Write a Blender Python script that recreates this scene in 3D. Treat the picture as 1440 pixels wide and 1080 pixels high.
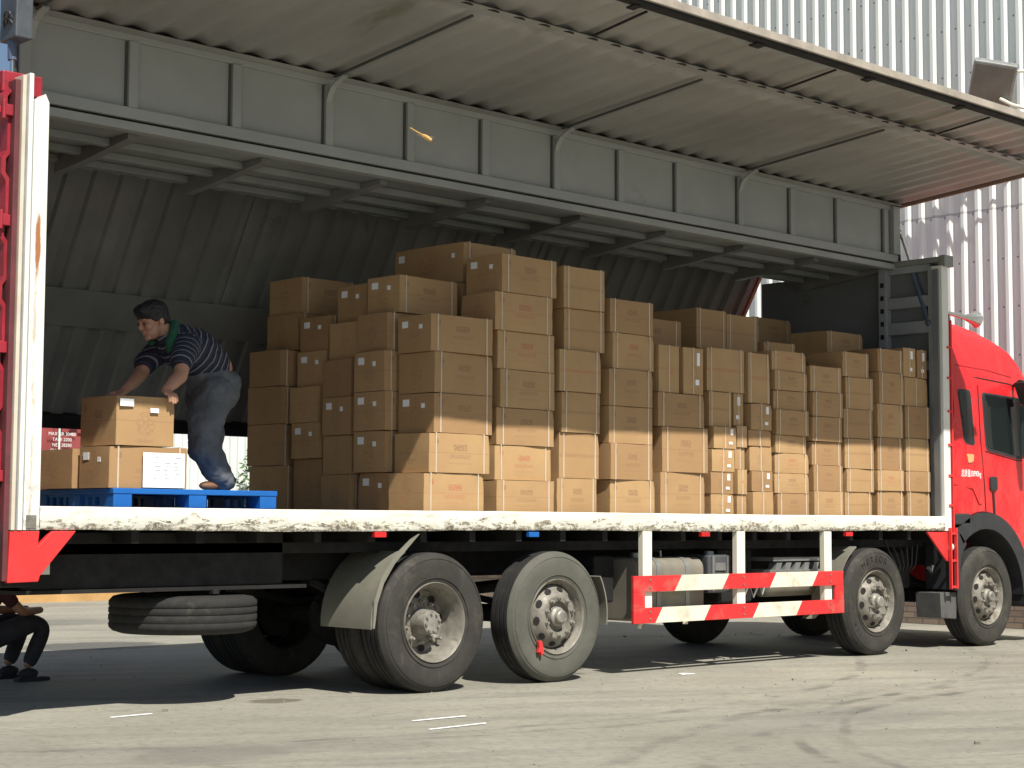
import bpy, bmesh, math, random
from mathutils import Vector, Matrix
random.seed(7)
R = math.radians
for o in list(bpy.data.objects): bpy.data.objects.remove(o)
S = bpy.context.scene
COL = S.collection
# ------------------------------------------------------------ camera, sky, sun, exposure
cd = bpy.data.cameras.new('camera'); cam = bpy.data.objects.new('camera', cd); COL.objects.link(cam)
cd.sensor_width = 36; cd.lens = 2436.2 / 1440 * 36; cd.clip_start = .1; cd.clip_end = 800
fw = Vector((.68811147, .7211408, .08036517)); rt = Vector((.72320753, -.69061435, .00476315)); up = Vector((-.05893624, -.05484312, .99675411))
m = Matrix.Identity(4)
for i in range(3):
    m[i][0] = rt[i]; m[i][1] = up[i]; m[i][2] = -fw[i]
m[0][3], m[1][3], m[2][3] = -8.67586593, -9.91945798, 1.2702168
cam.matrix_world = m; S.camera = cam
CAMP = Vector((-8.67586593, -9.91945798, 1.2702168))
W = bpy.data.worlds.new('World'); S.world = W; W.use_nodes = True
wn = W.node_tree; bgn = wn.nodes['Background']; sky = wn.nodes.new('ShaderNodeTexSky'); sky.sky_type = 'NISHITA'; sky.sun_disc = False
SUN = Vector((-.27, -1.0, 1.33)).normalized()
sky.sun_elevation = math.asin(SUN.z); sky.sun_rotation = math.atan2(SUN.x, SUN.y); sky.air_density = 1.0; sky.dust_density = 1.0
wn.links.new(sky.outputs[0], bgn.inputs[0]); bgn.inputs[1].default_value = .064
ld = bpy.data.lights.new('sun', 'SUN'); ld.energy = 5.0; ld.angle = R(.5); ld.color = (1, .95, .86)
lo = bpy.data.objects.new('sun', ld); COL.objects.link(lo); lo.rotation_euler = (-SUN).to_track_quat('-Z', 'Y').to_euler()
S.view_settings.view_transform = 'Standard'; S.view_settings.look = 'None'; S.view_settings.gamma = 1
S.view_settings.exposure = .42
S.render.engine = 'CYCLES'; S.cycles.max_bounces = 8

# ------------------------------------------------------------ material helpers
class NT:
    def __init__(s, name):
        s.m = bpy.data.materials.new(name); s.m.use_nodes = True; s.t = s.m.node_tree; s.b = s.t.nodes['Principled BSDF']
    def n(s, typ, **kw):
        x = s.t.nodes.new(typ)
        for k, v in kw.items(): setattr(x, k, v)
        return x
    def put(s, sock, v):
        if hasattr(v, 'is_linked'): s.t.links.new(v, sock)
        elif v is not None: sock.default_value = v
    def math(s, op, a, b=None, c=None, clamp=False):
        x = s.n('ShaderNodeMath', operation=op, use_clamp=clamp); s.put(x.inputs[0], a); s.put(x.inputs[1], b)
        if c is not None: s.put(x.inputs[2], c)
        return x.outputs[0]
    def coord(s, kind='Object'): return s.n('ShaderNodeTexCoord').outputs[kind]
    def mapping(s, vec, scale=(1, 1, 1), loc=(0, 0, 0)):
        x = s.n('ShaderNodeMapping'); s.put(x.inputs[0], vec); x.inputs['Scale'].default_value = scale; x.inputs['Location'].default_value = loc; return x.outputs[0]
    def noise(s, vec, scale=5, detail=5, rough=.6, dist=0):
        x = s.n('ShaderNodeTexNoise'); s.put(x.inputs['Vector'], vec); x.inputs['Scale'].default_value = scale; x.inputs['Detail'].default_value = detail
        x.inputs['Roughness'].default_value = rough; x.inputs['Distortion'].default_value = dist; return x.outputs['Fac']
    def ramp(s, fac, lo, hi, a=0., b=1.):
        x = s.n('ShaderNodeMapRange'); s.put(x.inputs[0], fac); x.inputs[1].default_value = lo; x.inputs[2].default_value = hi; x.inputs[3].default_value = a; x.inputs[4].default_value = b
        return x.outputs[0]
    def mix(s, fac, a, b):
        x = s.n('ShaderNodeMix', data_type='RGBA'); s.put(x.inputs[0], fac)
        for k, v in ((6, a), (7, b)): s.put(x.inputs[k], tuple(v) + (1,) if isinstance(v, (tuple, list)) and len(v) == 3 else v)
        return x.outputs[2]
    def bump(s, h, strength=.3, dist=.01):
        x = s.n('ShaderNodeBump'); s.put(x.inputs['Height'], h); x.inputs['Strength'].default_value = strength; x.inputs['Distance'].default_value = dist
        s.t.links.new(x.outputs[0], s.b.inputs['Normal'])
    def sep(s, v):
        x = s.n('ShaderNodeSeparateXYZ'); s.put(x.inputs[0], v); return x.outputs
    def out(s, col=None, rough=None, metal=None):
        s.put(s.b.inputs['Base Color'], tuple(col) + (1,) if isinstance(col, (tuple, list)) else col)
        if rough is not None: s.put(s.b.inputs['Roughness'], rough)
        if metal is not None: s.put(s.b.inputs['Metallic'], metal)
        return s.m
def mat(name, col, rough=.6, metal=0, var=.25, scale=3, dirt=None, dirtcol=(.12, .10, .08), dscale=4, bump=.15, bscale=30, stretch=(1, 1, 1), wear=None, wearcol=(.1, .05, .03)):
    k = NT(name); c = k.coord(); cs = k.mapping(c, stretch)
    n1 = k.noise(cs, scale, 6); dark = tuple(x * (1 - var) for x in col); lite = tuple(min(1, x * (1 + var * .6)) for x in col)
    cc = k.mix(k.ramp(n1, .3, .7), dark, lite)
    r = k.ramp(k.noise(c, scale * 3, 4), .3, .7, max(0, rough - .1), min(1, rough + .12))
    if dirt: cc = k.mix(k.ramp(k.noise(cs, dscale, 9, .7, .4), dirt, dirt + .14), cc, dirtcol)
    if wear: cc = k.mix(k.ramp(k.noise(cs, dscale * 3.1, 8, .65, .8), wear, wear + .03), cc, wearcol)
    if bump: k.bump(k.noise(c, bscale, 4), bump, .006)
    return k.out(cc, r, metal)
M = {}
M['grey_wing'] = mat('wing_grey_paint', (.30, .31, .30), .5, 0, .12, 1.2, .66, (.10, .10, .085), 2.2, .1, 3)
M['wing_under'] = mat('canopy_underside', (.28, .275, .258), .45, 0, .28, 1.0, .58, (.14, .145, .095), 1.3, .4, 6, (1, .35, 1), .74, (.06, .045, .035))
M['wing_edge'] = mat('dusty_wing_edge', (.34, .30, .25), .8, 0, .35, 3, .58, (.2, .12, .08), 5, .3, 20)
M['ceiling'] = mat('ceiling_grey', (.24, .255, .24), .55, 0, .2, 1.5, .6, (.08, .09, .08), 2)
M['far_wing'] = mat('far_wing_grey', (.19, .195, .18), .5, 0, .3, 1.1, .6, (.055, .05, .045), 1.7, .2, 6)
M['bulk_frame'] = mat('bulkhead_frame_grey', (.30, .32, .34), .5, 0, .15, 3)
M['bulkhead'] = mat('bulkhead_grey', (.17, .18, .19), .5, 0, .2, 1.5, .6, (.08, .08, .08), 3)
M['white_post'] = mat('white_post_paint', (.74, .74, .68), .5, 0, .1, 2, .62, (.42, .36, .27), 2.5, .1, 20)
M['cream'] = mat('cream_strip', (.62, .54, .44), .6, 0, .15, 4)
M['white_steel'] = mat('cream_white_steel', (.80, .77, .64), .5, 0, .08, 3, .68, (.45, .35, .25), 8)
M['red'] = mat('red_cab_paint', (.76, .020, .028), .25, 0, .06, 1, None, bump=.0)
def red_mat():
    k = NT('red_cab_paint_dusty'); c = k.coord(); z = k.sep(c)[2]
    d = k.math('MULTIPLY', k.ramp(z, 2.6, 1.2, .05, .30), k.ramp(k.noise(k.mapping(c, (1.5, 1, .6)), 4, 9, .7), .42, .68))
    b = k.mix(d, (.68, .017, .024), (.34, .17, .12)); k.b.inputs['Coat Weight'].default_value = .3
    return k.out(b, k.ramp(d, 0, .3, .24, .6))
M['red'] = red_mat()
M['red_old'] = mat('red_door_paint', (.30, .015, .028), .5, 0, .35, 3, .55, (.09, .02, .025), 6)
M['red_steel'] = mat('red_steel', (.72, .035, .035), .5, 0, .12, 4, .68, (.35, .05, .04), 12)
M['black'] = mat('black_plastic', (.03, .032, .035), .55, 0, .3, 5)
M['chassis'] = mat('grimy_chassis', (.010, .0095, .009), .85, 0, .5, 4, .60, (.026, .022, .018), 6, .4, 15)
M['rubber'] = mat('dusty_tyre', (.034, .032, .027), .8, 0, .35, 4, .53, (.065, .058, .045), 5, .3, 60)
M['rubber_pale'] = mat('pale_dusty_tyre', (.095, .096, .078), .9, 0, .25, 3, .55, (.11, .105, .09), 5, .3, 60)
M['tread'] = mat('tyre_tread', (.020, .019, .018), .9, 0, .3, 6, .55, (.045, .042, .035), 8)
M['rim'] = mat('dusty_rim', (.235, .22, .185), .6, .2, .45, 7, .52, (.11, .09, .06), 7, .3, 30)
M['hub'] = mat('hub_metal', (.30, .285, .25), .55, .3, .4, 12, .55, (.10, .08, .06), 14, .3, 40)
M['hole'] = mat('rim_hole_dark', (.012, .01, .01), .9)
M['tank'] = mat('dusty_alu_tank', (.27, .25, .20), .55, .35, .25, 3, .58, (.2, .17, .12), 4)
M['fender'] = mat('grey_green_fender', (.21, .205, .165), .6, .1, .2, 3, .6, (.17, .15, .11), 5)
M['chrome'] = mat('chrome', (.7, .7, .68), .18, 1, .05)
M['steel'] = mat('grey_steel', (.33, .34, .33), .45, .6, .2, 6)
M['blue_steel'] = mat('blue_grey_cylinder', (.10, .13, .20), .4, .2, .2, 6)
M['wood'] = mat('truck_floor', (.16, .13, .095), .8, 0, .4, 3, .55, (.08, .065, .05), 5, .3, 20, (.3, 3, 1))
M['pallet'] = mat('blue_plastic', (.006, .115, .42), .45, 0, .12, 4, .68, (.02, .06, .16), 9)
M['paper'] = mat('white_paper', (.86, .87, .88), .7, 0, .03)
M['strap'] = mat('pale_strap', (.56, .47, .36), .5, 0, .1)
M['orange'] = mat('amber_lens', (.9, .3, .02), .2)
M['redlens'] = mat('red_lens', (.6, .02, .02), .25)
M['insect'] = mat('dragonfly_amber', (.62, .36, .10), .35, 0, .3, 60)
M['insect_wing'] = mat('dragonfly_wing', (.5, .35, .2), .3); M['insect_wing'].node_tree.nodes['Principled BSDF'].inputs['Alpha'].default_value = .25
M['redcont'] = mat('red_container_paint', (.27, .055, .055), .55, 0, .2, 2, .64, (.2, .04, .04), 4)
M['whitecont'] = mat('white_container_paint', (.66, .70, .68), .5, 0, .1, 2)
M['green'] = mat('green_tarp', (.06, .24, .14), .6, 0, .3, 4)
M['skin'] = mat('skin', (.42, .22, .14), .5, 0, .12, 9, bump=.05)
M['hair'] = mat('black_hair', (.012, .011, .011), .6, 0, .3, 40, bump=.6, bscale=90)
M['trousers'] = mat('grey_trousers', (.10, .107, .115), .85, 0, .25, 7, bump=.5, bscale=14)
M['collar'] = mat('green_cloth', (.012, .085, .042), .85, 0, .2, 9)
M['shoe'] = mat('brown_shoe', (.20, .09, .04), .6)
M['darkcloth'] = mat('dark_cloth', (.045, .045, .055), .9, 0, .3, 6)
M['maroon'] = mat('maroon_cloth', (.07, .018, .024), .9, 0, .4, 14)
M['leaf'] = mat('leaf_green', (.06, .12, .035), .6, 0, .5, 4)
M['bark'] = mat('bark', (.10, .07, .05), .9)
M['seal'] = mat('dark_grey', (.07, .075, .07), .8)  # plain dark grey for the pillar strips and roof braces
def glass_mat():
    k = NT('cab_glass'); k.b.inputs['IOR'].default_value = 1.5
    return k.out((.012, .016, .016), .04, 0)
M['glass'] = glass_mat()
def sill_mat():
    k = NT('worn_sill_paint'); c = k.coord(); s = k.mapping(c, (1, 1, 3)); z = k.sep(c)[2]
    rust = k.noise(s, 4.6, 10, .75, 1.2)
    low = k.ramp(z, 1.215, 1.34, .17, -.03)
    f = k.ramp(k.math('ADD', rust, low), .595, .625)
    f2 = k.ramp(k.noise(s, 9, 8, .7, 1.2), .60, .66)
    base = k.mix(k.ramp(k.noise(c, 3), .35, .7), (.80, .79, .70), (.66, .64, .54))
    rustc = k.mix(k.ramp(k.noise(c, 21, 5), .35, .65), (.11, .095, .07), (.34, .29, .21))
    k.bump(k.noise(c, 9, 8), .7, .014)
    return k.out(k.mix(k.math('MAXIMUM', k.math('MULTIPLY', f, k.ramp(k.noise(c, 30, 5, .7), .36, .52)), k.math('MULTIPLY', f2, .5)), base, rustc), .6)
M['sill'] = sill_mat()
def rust_post_mat():
    k = NT('rusty_post_paint'); c = k.coord(); x, y, z = k.sep(c)
    e1 = k.math('ADD', k.math('POWER', k.math('DIVIDE', k.math('SUBTRACT', x, -3.368), .026), 2.), k.math('POWER', k.math('DIVIDE', k.math('SUBTRACT', z, 3.02), .26), 2.))
    spot = k.math('SUBTRACT', 1.25, k.math('ADD', e1, k.math('MULTIPLY', k.noise(k.mapping(c, (3, 3, 1)), 14, 8, .7), 1.1)))
    f = k.ramp(spot, 0, .35)
    e2 = k.ramp(k.math('ADD', k.math('MULTIPLY', k.math('ABSOLUTE', k.math('SUBTRACT', x, -3.375)), 10), k.noise(k.mapping(c, (6, 6, 1.3)), 5, 7, .7)), .60, .52)
    e2 = k.math('MULTIPLY', e2, k.ramp(z, 3.1, 2.9, 0, .6))
    low = k.math('MULTIPLY', k.ramp(z, 1.8, 1.25, 0, .7), k.ramp(k.noise(c, 12, 8), .5, .6))
    base = k.mix(k.ramp(k.noise(c, 3), .35, .7), (.78, .78, .72), (.68, .68, .62))
    cc = k.mix(e2, base, (.42, .33, .22)); cc = k.mix(f, cc, (.36, .15, .06)); cc = k.mix(low, cc, (.3, .27, .22))
    return k.out(cc, .5)
M['post'] = rust_post_mat()
def ground_mat():
    k = NT('concrete_yard'); c = k.coord(); x, y, z = k.sep(c)
    n1 = k.noise(c, .35, 8, .6); rm = k.n('ShaderNodeMapping'); k.put(rm.inputs[0], c); rm.inputs['Rotation'].default_value = (0, 0, R(28)); n2 = k.noise(k.mapping(rm.outputs[0], (.22, 1.5, 1)), 1.3, 10, .72, .5); n3 = k.noise(c, 14, 8, .75)
    base = k.mix(k.ramp(n1, .35, .65), (.245, .236, .194), (.325, .312, .256))
    base = k.mix(k.ramp(n2, .47, .66, 0, .62), base, (.148, .147, .126))
    base = k.mix(k.ramp(n3, .50, .68, 0, .55), base, (.115, .105, .085))
    base = k.mix(k.ramp(n3, .42, .28, 0, .6), base, (.40, .38, .32))
    base = k.mix(k.ramp(k.noise(c, 55, 3, .8), .58, .70, 0, .45), base, (.12, .11, .09))
    base = k.mix(k.ramp(k.noise(c, 2.6, 10, .75, 1.0), .57, .66, 0, .45), base, (.15, .135, .105))
    # curved tyre rub marks
    def arc(cx, cy, r, w, a):
        d = k.math('SQRT', k.math('ADD', k.math('POWER', k.math('SUBTRACT', x, cx), 2.), k.math('POWER', k.math('SUBTRACT', y, cy), 2.)))
        e = k.math('ABSOLUTE', k.math('SUBTRACT', k.math('ADD', d, k.math('MULTIPLY', k.noise(c, 1.2, 2), .25)), r))
        return k.math('MULTIPLY', k.ramp(e, w, w * .4, 0, 1), k.ramp(k.noise(c, 2.2, 6), .42, .62, 0, a))
    for cx, cy, r, w, a in ((3, -7.2, 5.0, .06, .55), (3, -7.2, 4.72, .05, .45), (0, 6, 8.2, .07, .5), (1, 7, 9.6, .06, .45), (7, -6, 4.0, .06, .5), (4, -14, 11.6, .12, .5), (4, -14, 12.1, .1, .4)):
        base = k.mix(arc(cx, cy, r, w, a), base, (.07, .068, .064))
    # oil / damp stains
    def blob(cx, cy, rx, ry, amt, col):
        nonlocal base
        e = k.math('ADD', k.math('POWER', k.math('DIVIDE', k.math('SUBTRACT', x, cx), rx), 2.), k.math('POWER', k.math('DIVIDE', k.math('SUBTRACT', y, cy), ry), 2.))
        e = k.math('ADD', e, k.math('MULTIPLY', k.noise(c, 5, 6), 1.2))
        base = k.mix(k.ramp(e, 1.7, 1.2, 0, amt), base, col)
    blob(-1.25, .30, .22, .16, .8, (.11, .09, .06)); blob(.6, 6.0, .8, .6, .8, (.06, .06, .06)); blob(.9, 4.2, 1.3, .7, .5, (.30, .29, .25))
    blob(2.4, 10, .9, .7, .6, (.12, .12, .11)); blob(-3.2, -1.8, .5, .35, .4, (.13, .125, .11)); blob(.8, -3.0, 1.2, .5, .3, (.16, .16, .15))
    # slab joints and cracks
    v = k.n('ShaderNodeTexVoronoi', feature='DISTANCE_TO_EDGE'); k.put(v.inputs['Vector'], k.mapping(c, (1, 1, 1))); v.inputs['Scale'].default_value = .33
    dd = k.math('ADD', v.outputs['Distance'], k.math('MULTIPLY', k.noise(c, 4, 6), .05))
    base = k.mix(k.ramp(k.math('ADD', dd, k.ramp(k.noise(c, .8, 2), .45, .6, .0, .05)), .018, .012, 0, .6), base, (.08, .07, .055))
    k.bump(k.math('ADD', k.noise(c, 40, 8, .8), k.math('MULTIPLY', n2, 2.)), .35, .01)
    return k.out(base, k.ramp(n1, .3, .7, .75, .9))
M['ground'] = ground_mat()
def wall_mat():
    k = NT('corrugated_white_sheet'); c = k.coord(); x, y, z = k.sep(c)
    n = k.noise(k.mapping(c, (1, 3, .25)), 2.5, 7)
    base = k.mix(k.ramp(n, .35, .7), (.88, .91, .86), (.80, .83, .78))
    base = k.mix(k.ramp(k.noise(k.mapping(c, (1, 5, .6)), 3.5, 8, .7, .8), .79, .80, 0, .6), base, (.50, .25, .27))
    d = k.math('SUBTRACT', k.math('MODULO', z, .62), .31); e = k.math('SUBTRACT', k.math('MODULO', k.math('ADD', y, 20.), .21), .11)
    lap = k.math('ABSOLUTE', k.math('SUBTRACT', k.math('MODULO', k.math('ADD', z, 1.3), 4.6), 2.))
    base = k.mix(k.ramp(lap, .02, .012, 0, .55), base, (.25, .25, .26))
    base = k.mix(k.ramp(k.noise(k.mapping(c, (1, 9, .35)), 3, 7, .7), .60, .72, 0, .35), base, (.45, .43, .41))
    scr = k.math('ADD', k.math('POWER', d, 2.), k.math('POWER', e, 2.))
    base = k.mix(k.ramp(scr, .00022, .00014, 0, .8), base, (.12, .12, .13))
    return k.out(base, .45)
M['wall'] = wall_mat()
def brick_mat():
    k = NT('brick_plinth'); c = k.coord(); x, y, z = k.sep(c); cm = k.n('ShaderNodeCombineXYZ'); k.put(cm.inputs[0], y); k.put(cm.inputs[1], z)
    b = k.n('ShaderNodeTexBrick'); k.put(b.inputs['Vector'], cm.outputs[0]); b.inputs['Scale'].default_value = 1
    b.inputs['Brick Width'].default_value = .24; b.inputs['Row Height'].default_value = .075; b.inputs['Mortar Size'].default_value = .008
    b.inputs['Color1'].default_value = (.22, .17, .13, 1); b.inputs['Color2'].default_value = (.31, .24, .18, 1); b.inputs['Mortar'].default_value = (.12, .11, .10, 1)
    k.bump(b.outputs['Fac'], -.5, .01)
    return k.out(b.outputs['Color'], .85)
M['brick'] = brick_mat()
def stripe_mat():   # red / cream hazard stripes, slanted, along local x
    k = NT('hazard_stripes'); c = k.coord(); x, y, z = k.sep(c)
    t = k.math('SUBTRACT', x, k.math('MULTIPLY', z, .72))
    t2 = k.math('ADD', t, k.ramp(z, .60, .62, .06, 0))
    ph = k.math('FRACT', k.math('DIVIDE', k.math('SUBTRACT', t2, 2.24 - .72), 1.32))
    # red 0..0.5, cream .5..1
    f = k.math('GREATER_THAN', ph, .515)
    ends = k.math('MULTIPLY', k.math('GREATER_THAN', x, 2.42), k.math('LESS_THAN', x, 5.06))
    f = k.math('MULTIPLY', f, ends)
    base = k.mix(f, (.62, .028, .03), (.74, .71, .56))
    base = k.mix(k.ramp(k.noise(c, 5, 8), .52, .72, 0, .5), base, (.33, .2, .15)); base = k.mix(k.ramp(k.noise(k.mapping(c, (1, 1, 4)), 16, 8, .8, .6), .63, .67, 0, .8), base, (.12, .07, .05))
    return k.out(base, .5)
M['stripe'] = stripe_mat()
def shirt_mat(name, axis, off):
    k = NT(name); c = k.coord(); dt = k.n('ShaderNodeVectorMath', operation='DOT_PRODUCT'); k.put(dt.inputs[0], c); dt.inputs[1].default_value = axis; x = k.math('ADD', dt.outputs['Value'], k.math('MULTIPLY', k.noise(c, 5, 2), .03))
    s = k.math('FRACT', k.math('DIVIDE', x, .052)); w = k.math('GREATER_THAN', s, .80)
    s2 = k.math('FRACT', k.math('DIVIDE', x, .052)); w2 = k.math('MULTIPLY', k.math('LESS_THAN', s2, .58), k.math('GREATER_THAN', s2, .50))
    base = k.mix(k.math('MAXIMUM', w, k.math('MULTIPLY', w2, .25)), (.009, .011, .026), (.15, .16, .18))
    k.bump(k.noise(k.coord(), 12, 4), .5, .02)
    return k.out(base, .85)
M['shirt'] = shirt_mat('striped_polo', (-.87, -.10, .47), 0)
M['sleeve'] = shirt_mat('striped_sleeve', (-.50, -.50, -.70), .02)
def carton_mat(kind):
    k = NT('carton_' + kind); uv = k.coord('UV'); u, v, _ = k.sep(uv); o = k.coord()
    oi = k.n('ShaderNodeObjectInfo').outputs['Random']
    n = k.noise(o, 3.5, 6); fib = k.noise(k.mapping(o, (3, 3, 60)), 4, 3)
    va0 = k.n('ShaderNodeVectorMath', operation='ADD'); rv = k.n('ShaderNodeCombineXYZ'); k.put(rv.inputs[0], k.math('MULTIPLY', oi, 61.)); k.put(rv.inputs[2], k.math('MULTIPLY', oi, 23.)); k.put(va0.inputs[0], o); k.put(va0.inputs[1], rv.outputs[0]); o = va0.outputs[0]; n = k.noise(o, 3.5, 6)
    base = k.mix(oi, (.32, .185, .082), (.47, .30, .138))
    base = k.mix(k.ramp(n, .35, .7, 0, .35), base, (.29, .165, .08))
    base = k.mix(k.ramp(fib, .3, .7, 0, .12), base, (.5, .33, .18))
    rndv = k.n('ShaderNodeCombineXYZ'); k.put(rndv.inputs[0], k.math('MULTIPLY', oi, 37.)); k.put(rndv.inputs[1], k.math('MULTIPLY', oi, 91.))
    va = k.n('ShaderNodeVectorMath', operation='ADD'); k.put(va.inputs[0], uv); k.put(va.inputs[1], rndv.outputs[0])
    def rect(u0, u1, v0, v1):
        a = k.math('MULTIPLY', k.math('GREATER_THAN', u, u0), k.math('LESS_THAN', u, u1))
        return k.math('MULTIPLY', a, k.math('MULTIPLY', k.math('GREATER_THAN', v, v0), k.math('LESS_THAN', v, v1)))
    def glyph(su, sv, thr):
        return k.math('GREATER_THAN', k.noise(k.mapping(va.outputs[0], (su, sv, 1)), 1, 2, .8), thr)
    def line(u0, u1, v0, v1, su, sv, thr=.5): return k.math('MULTIPLY', rect(u0, u1, v0, v1), glyph(su, sv, thr))
    def circ(cu, cv, ru, rv):
        return k.math('LESS_THAN', k.math('ADD', k.math('POWER', k.math('DIVIDE', k.math('SUBTRACT', u, cu), ru), 2.), k.math('POWER', k.math('DIVIDE', k.math('SUBTRACT', v, cv), rv), 2.)), 1.)
    red = k.math('GREATER_THAN', oi, .84)
    ink = k.mix(red, (.21, .115, .07), (.40, .10, .06))
    f = None
    def add(x, w=1.):
        nonlocal f
        x = k.math('MULTIPLY', x, w); f = x if f is None else k.math('MAXIMUM', f, x)
    if kind in ('front', 'side'): add(k.math('MULTIPLY', rect(-.1, 1.1, .485, .515), k.math('GREATER_THAN', k.noise(rv.outputs[0], 3.7, 1), .5)), .3)
    if kind == 'front':
        add(line(.40, .62, .56, .72, 52, 22, .47), .75); add(line(.34, .68, .36, .46, 70, 30, .5), .6)
        add(line(.30, .70, .22, .27, 60, 30, .52), .4)
        add(k.math('MULTIPLY', circ(.125, .78, .035, .085), glyph(60, 34, .42)), .85); add(line(.11, .14, .58, .68, 60, 60, .5), .5)
    elif kind == 'side':
        add(k.math('MULTIPLY', circ(.5, .45, .17, .26), glyph(20, 12, .5)), .4); add(line(.36, .64, .06, .13, 30, 40, .5), .4)
        add(line(.44, .56, .74, .92, 60, 26, .5), .35)
    elif kind == 'tape':
        add(rect(-.1, 1.1, .46, .54), .28); add(rect(-.1, 1.1, .495, .505), .6)
    if f is not None: base = k.mix(k.math('MULTIPLY', f, .78), base, ink)
    # scuffed, darker edges of flaps
    ed = k.math('MINIMUM', k.math('MINIMUM', u, k.math('SUBTRACT', 1., u)), k.math('MINIMUM', v, k.math('SUBTRACT', 1., v)))
    base = k.mix(k.ramp(k.math('ADD', ed, k.math('MULTIPLY', n, .03)), .035, .012, 0, .35), base, (.22, .14, .08))
    k.bump(k.math('ADD', k.noise(o, 4, 3), k.math('MULTIPLY', fib, .25)), .25, .012)
    return k.out(base, .8)
for kd in ('front', 'side', 'tape', 'plain'): M['c_' + kd] = carton_mat(kd)

# ------------------------------------------------------------ mesh helpers
class MB:
    def __init__(s): s.v = []; s.f = []; s.mi = []
    def add(s, vs, fs, mi=0):
        o = len(s.v); s.v += [tuple(x) for x in vs]; s.f += [tuple(i + o for i in f) for f in fs]; s.mi += [mi] * len(fs); return s
    def box(s, x0, x1, y0, y1, z0, z1, mi=0):
        return s.add([(x, y, z) for x in (x0, x1) for y in (y0, y1) for z in (z0, z1)],
                     [(0, 1, 3, 2), (4, 6, 7, 5), (0, 4, 5, 1), (2, 3, 7, 6), (0, 2, 6, 4), (1, 5, 7, 3)], mi)
    def bar(s, a, b, w, h, upv=(0, 0, 1), mi=0):   # square bar from a to b
        a = Vector(a); b = Vector(b); d = (b - a).normalized(); u = Vector(upv); r = d.cross(u)
        if r.length < 1e-4: r = d.cross(Vector((1, 0, 0)))
        r.normalize(); u = r.cross(d)
        vs = [p + r * sx * w / 2 + u * sz * h / 2 for p in (a, b) for sx in (-1, 1) for sz in (-1, 1)]
        return s.add(vs, [(0, 1, 3, 2), (4, 6, 7, 5), (0, 4, 5, 1), (2, 3, 7, 6), (0, 2, 6, 4), (1, 5, 7, 3)], mi)
    def tube(s, pts, r, n=10, caps=True, mi=0):
        pts = [Vector(p) for p in pts]; rs = r if isinstance(r, (list, tuple)) else [r] * len(pts)
        vs = []; t0 = None
        for i, p in enumerate(pts):
            d = (pts[min(i + 1, len(pts) - 1)] - pts[max(i - 1, 0)]).normalized()
            if t0 is None: t0 = d.orthogonal().normalized()
            t0 = (t0 - d * t0.dot(d)).normalized(); b = d.cross(t0)
            vs += [p + (t0 * math.cos(2 * math.pi * k / n) + b * math.sin(2 * math.pi * k / n)) * rs[i] for k in range(n)]
        fs = [(i * n + k, i * n + (k + 1) % n, (i + 1) * n + (k + 1) % n, (i + 1) * n + k) for i in range(len(pts) - 1) for k in range(n)]
        if caps: fs += [tuple(range(n))[::-1], tuple((len(pts) - 1) * n + k for k in range(n))]
        return s.add(vs, fs, mi)
    def lathe(s, prof, c, axis='Y', n=48, mi=0, closed=False):   # prof [(axial, radius)]
        vs = []
        for a, r in prof:
            for k in range(n):
                t = 2 * math.pi * k / n; p = (r * math.cos(t), a, r * math.sin(t)) if axis == 'Y' else (r * math.cos(t), r * math.sin(t), a) if axis == 'Z' else (a, r * math.cos(t), r * math.sin(t))
                vs.append((c[0] + p[0], c[1] + p[1], c[2] + p[2]))
        m_ = len(prof); rng = range(m_) if closed else range(m_ - 1)
        fs = [(i * n + k, i * n + (k + 1) % n, ((i + 1) % m_) * n + (k + 1) % n, ((i + 1) % m_) * n + k) for i in rng for k in range(n)]
        return s.add(vs, fs, mi)
    def prism(s, poly, y0, y1, plane='XZ', mi=0):   # extrude 2D polygon
        n = len(poly)
        f = (lambda a, b, t: (a, t, b)) if plane == 'XZ' else (lambda a, b, t: (t, a, b)) if plane == 'YZ' else (lambda a, b, t: (a, b, t))
        vs = [f(a, b, y0) for a, b in poly] + [f(a, b, y1) for a, b in poly]
        return s.add(vs, [tuple(range(n)), tuple(range(n, 2 * n))[::-1]] + [(i, i + n, (i + 1) % n + n, (i + 1) % n) for i in range(n)], mi)
    def ball(s, c, r, n=12, mi=0):
        prof = [(-math.cos(math.pi * i / 8), max(.02, math.sin(math.pi * i / 8))) for i in range(9)]
        rr = r if isinstance(r, (list, tuple)) else (r, r, r)
        k = MB().lathe(prof, (0, 0, 0), 'Z', n); return s.add([(c[0] + x * rr[0], c[1] + y * rr[1], c[2] + z * rr[2]) for x, y, z in k.v], k.f, mi)
    def build(s, name, mats, parent=None, bevel=0, smooth=False, angle=40, seg=2):
        me = bpy.data.meshes.new(name); me.from_pydata(s.v, [], s.f)
        if not isinstance(mats, (list, tuple)): mats = [mats]
        for q in mats: me.materials.append(M[q] if isinstance(q, str) else q)
        bm = bmesh.new(); bm.from_mesh(me)
        for f, i in zip(bm.faces, s.mi): f.material_index = i
        bmesh.ops.recalc_face_normals(bm, faces=bm.faces); bm.to_mesh(me); bm.free()
        if smooth:
            for p in me.polygons: p.use_smooth = True
            me.set_sharp_from_angle(angle=R(angle))
        o = bpy.data.objects.new(name, me); COL.objects.link(o); o.parent = parent
        if parent is not None: o.matrix_parent_inverse = Matrix.Translation(-gl(parent))
        if bevel:
            b = o.modifiers.new('bevel', 'BEVEL'); b.width = bevel; b.segments = seg; b.limit_method = 'ANGLE'; b.angle_limit = R(35)
        return o
def gl(o):   # world position of an unrotated chain of parents
    return Vector(o.location) if o.parent is None else gl(o.parent) + o.matrix_parent_inverse.translation + Vector(o.location)
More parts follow.
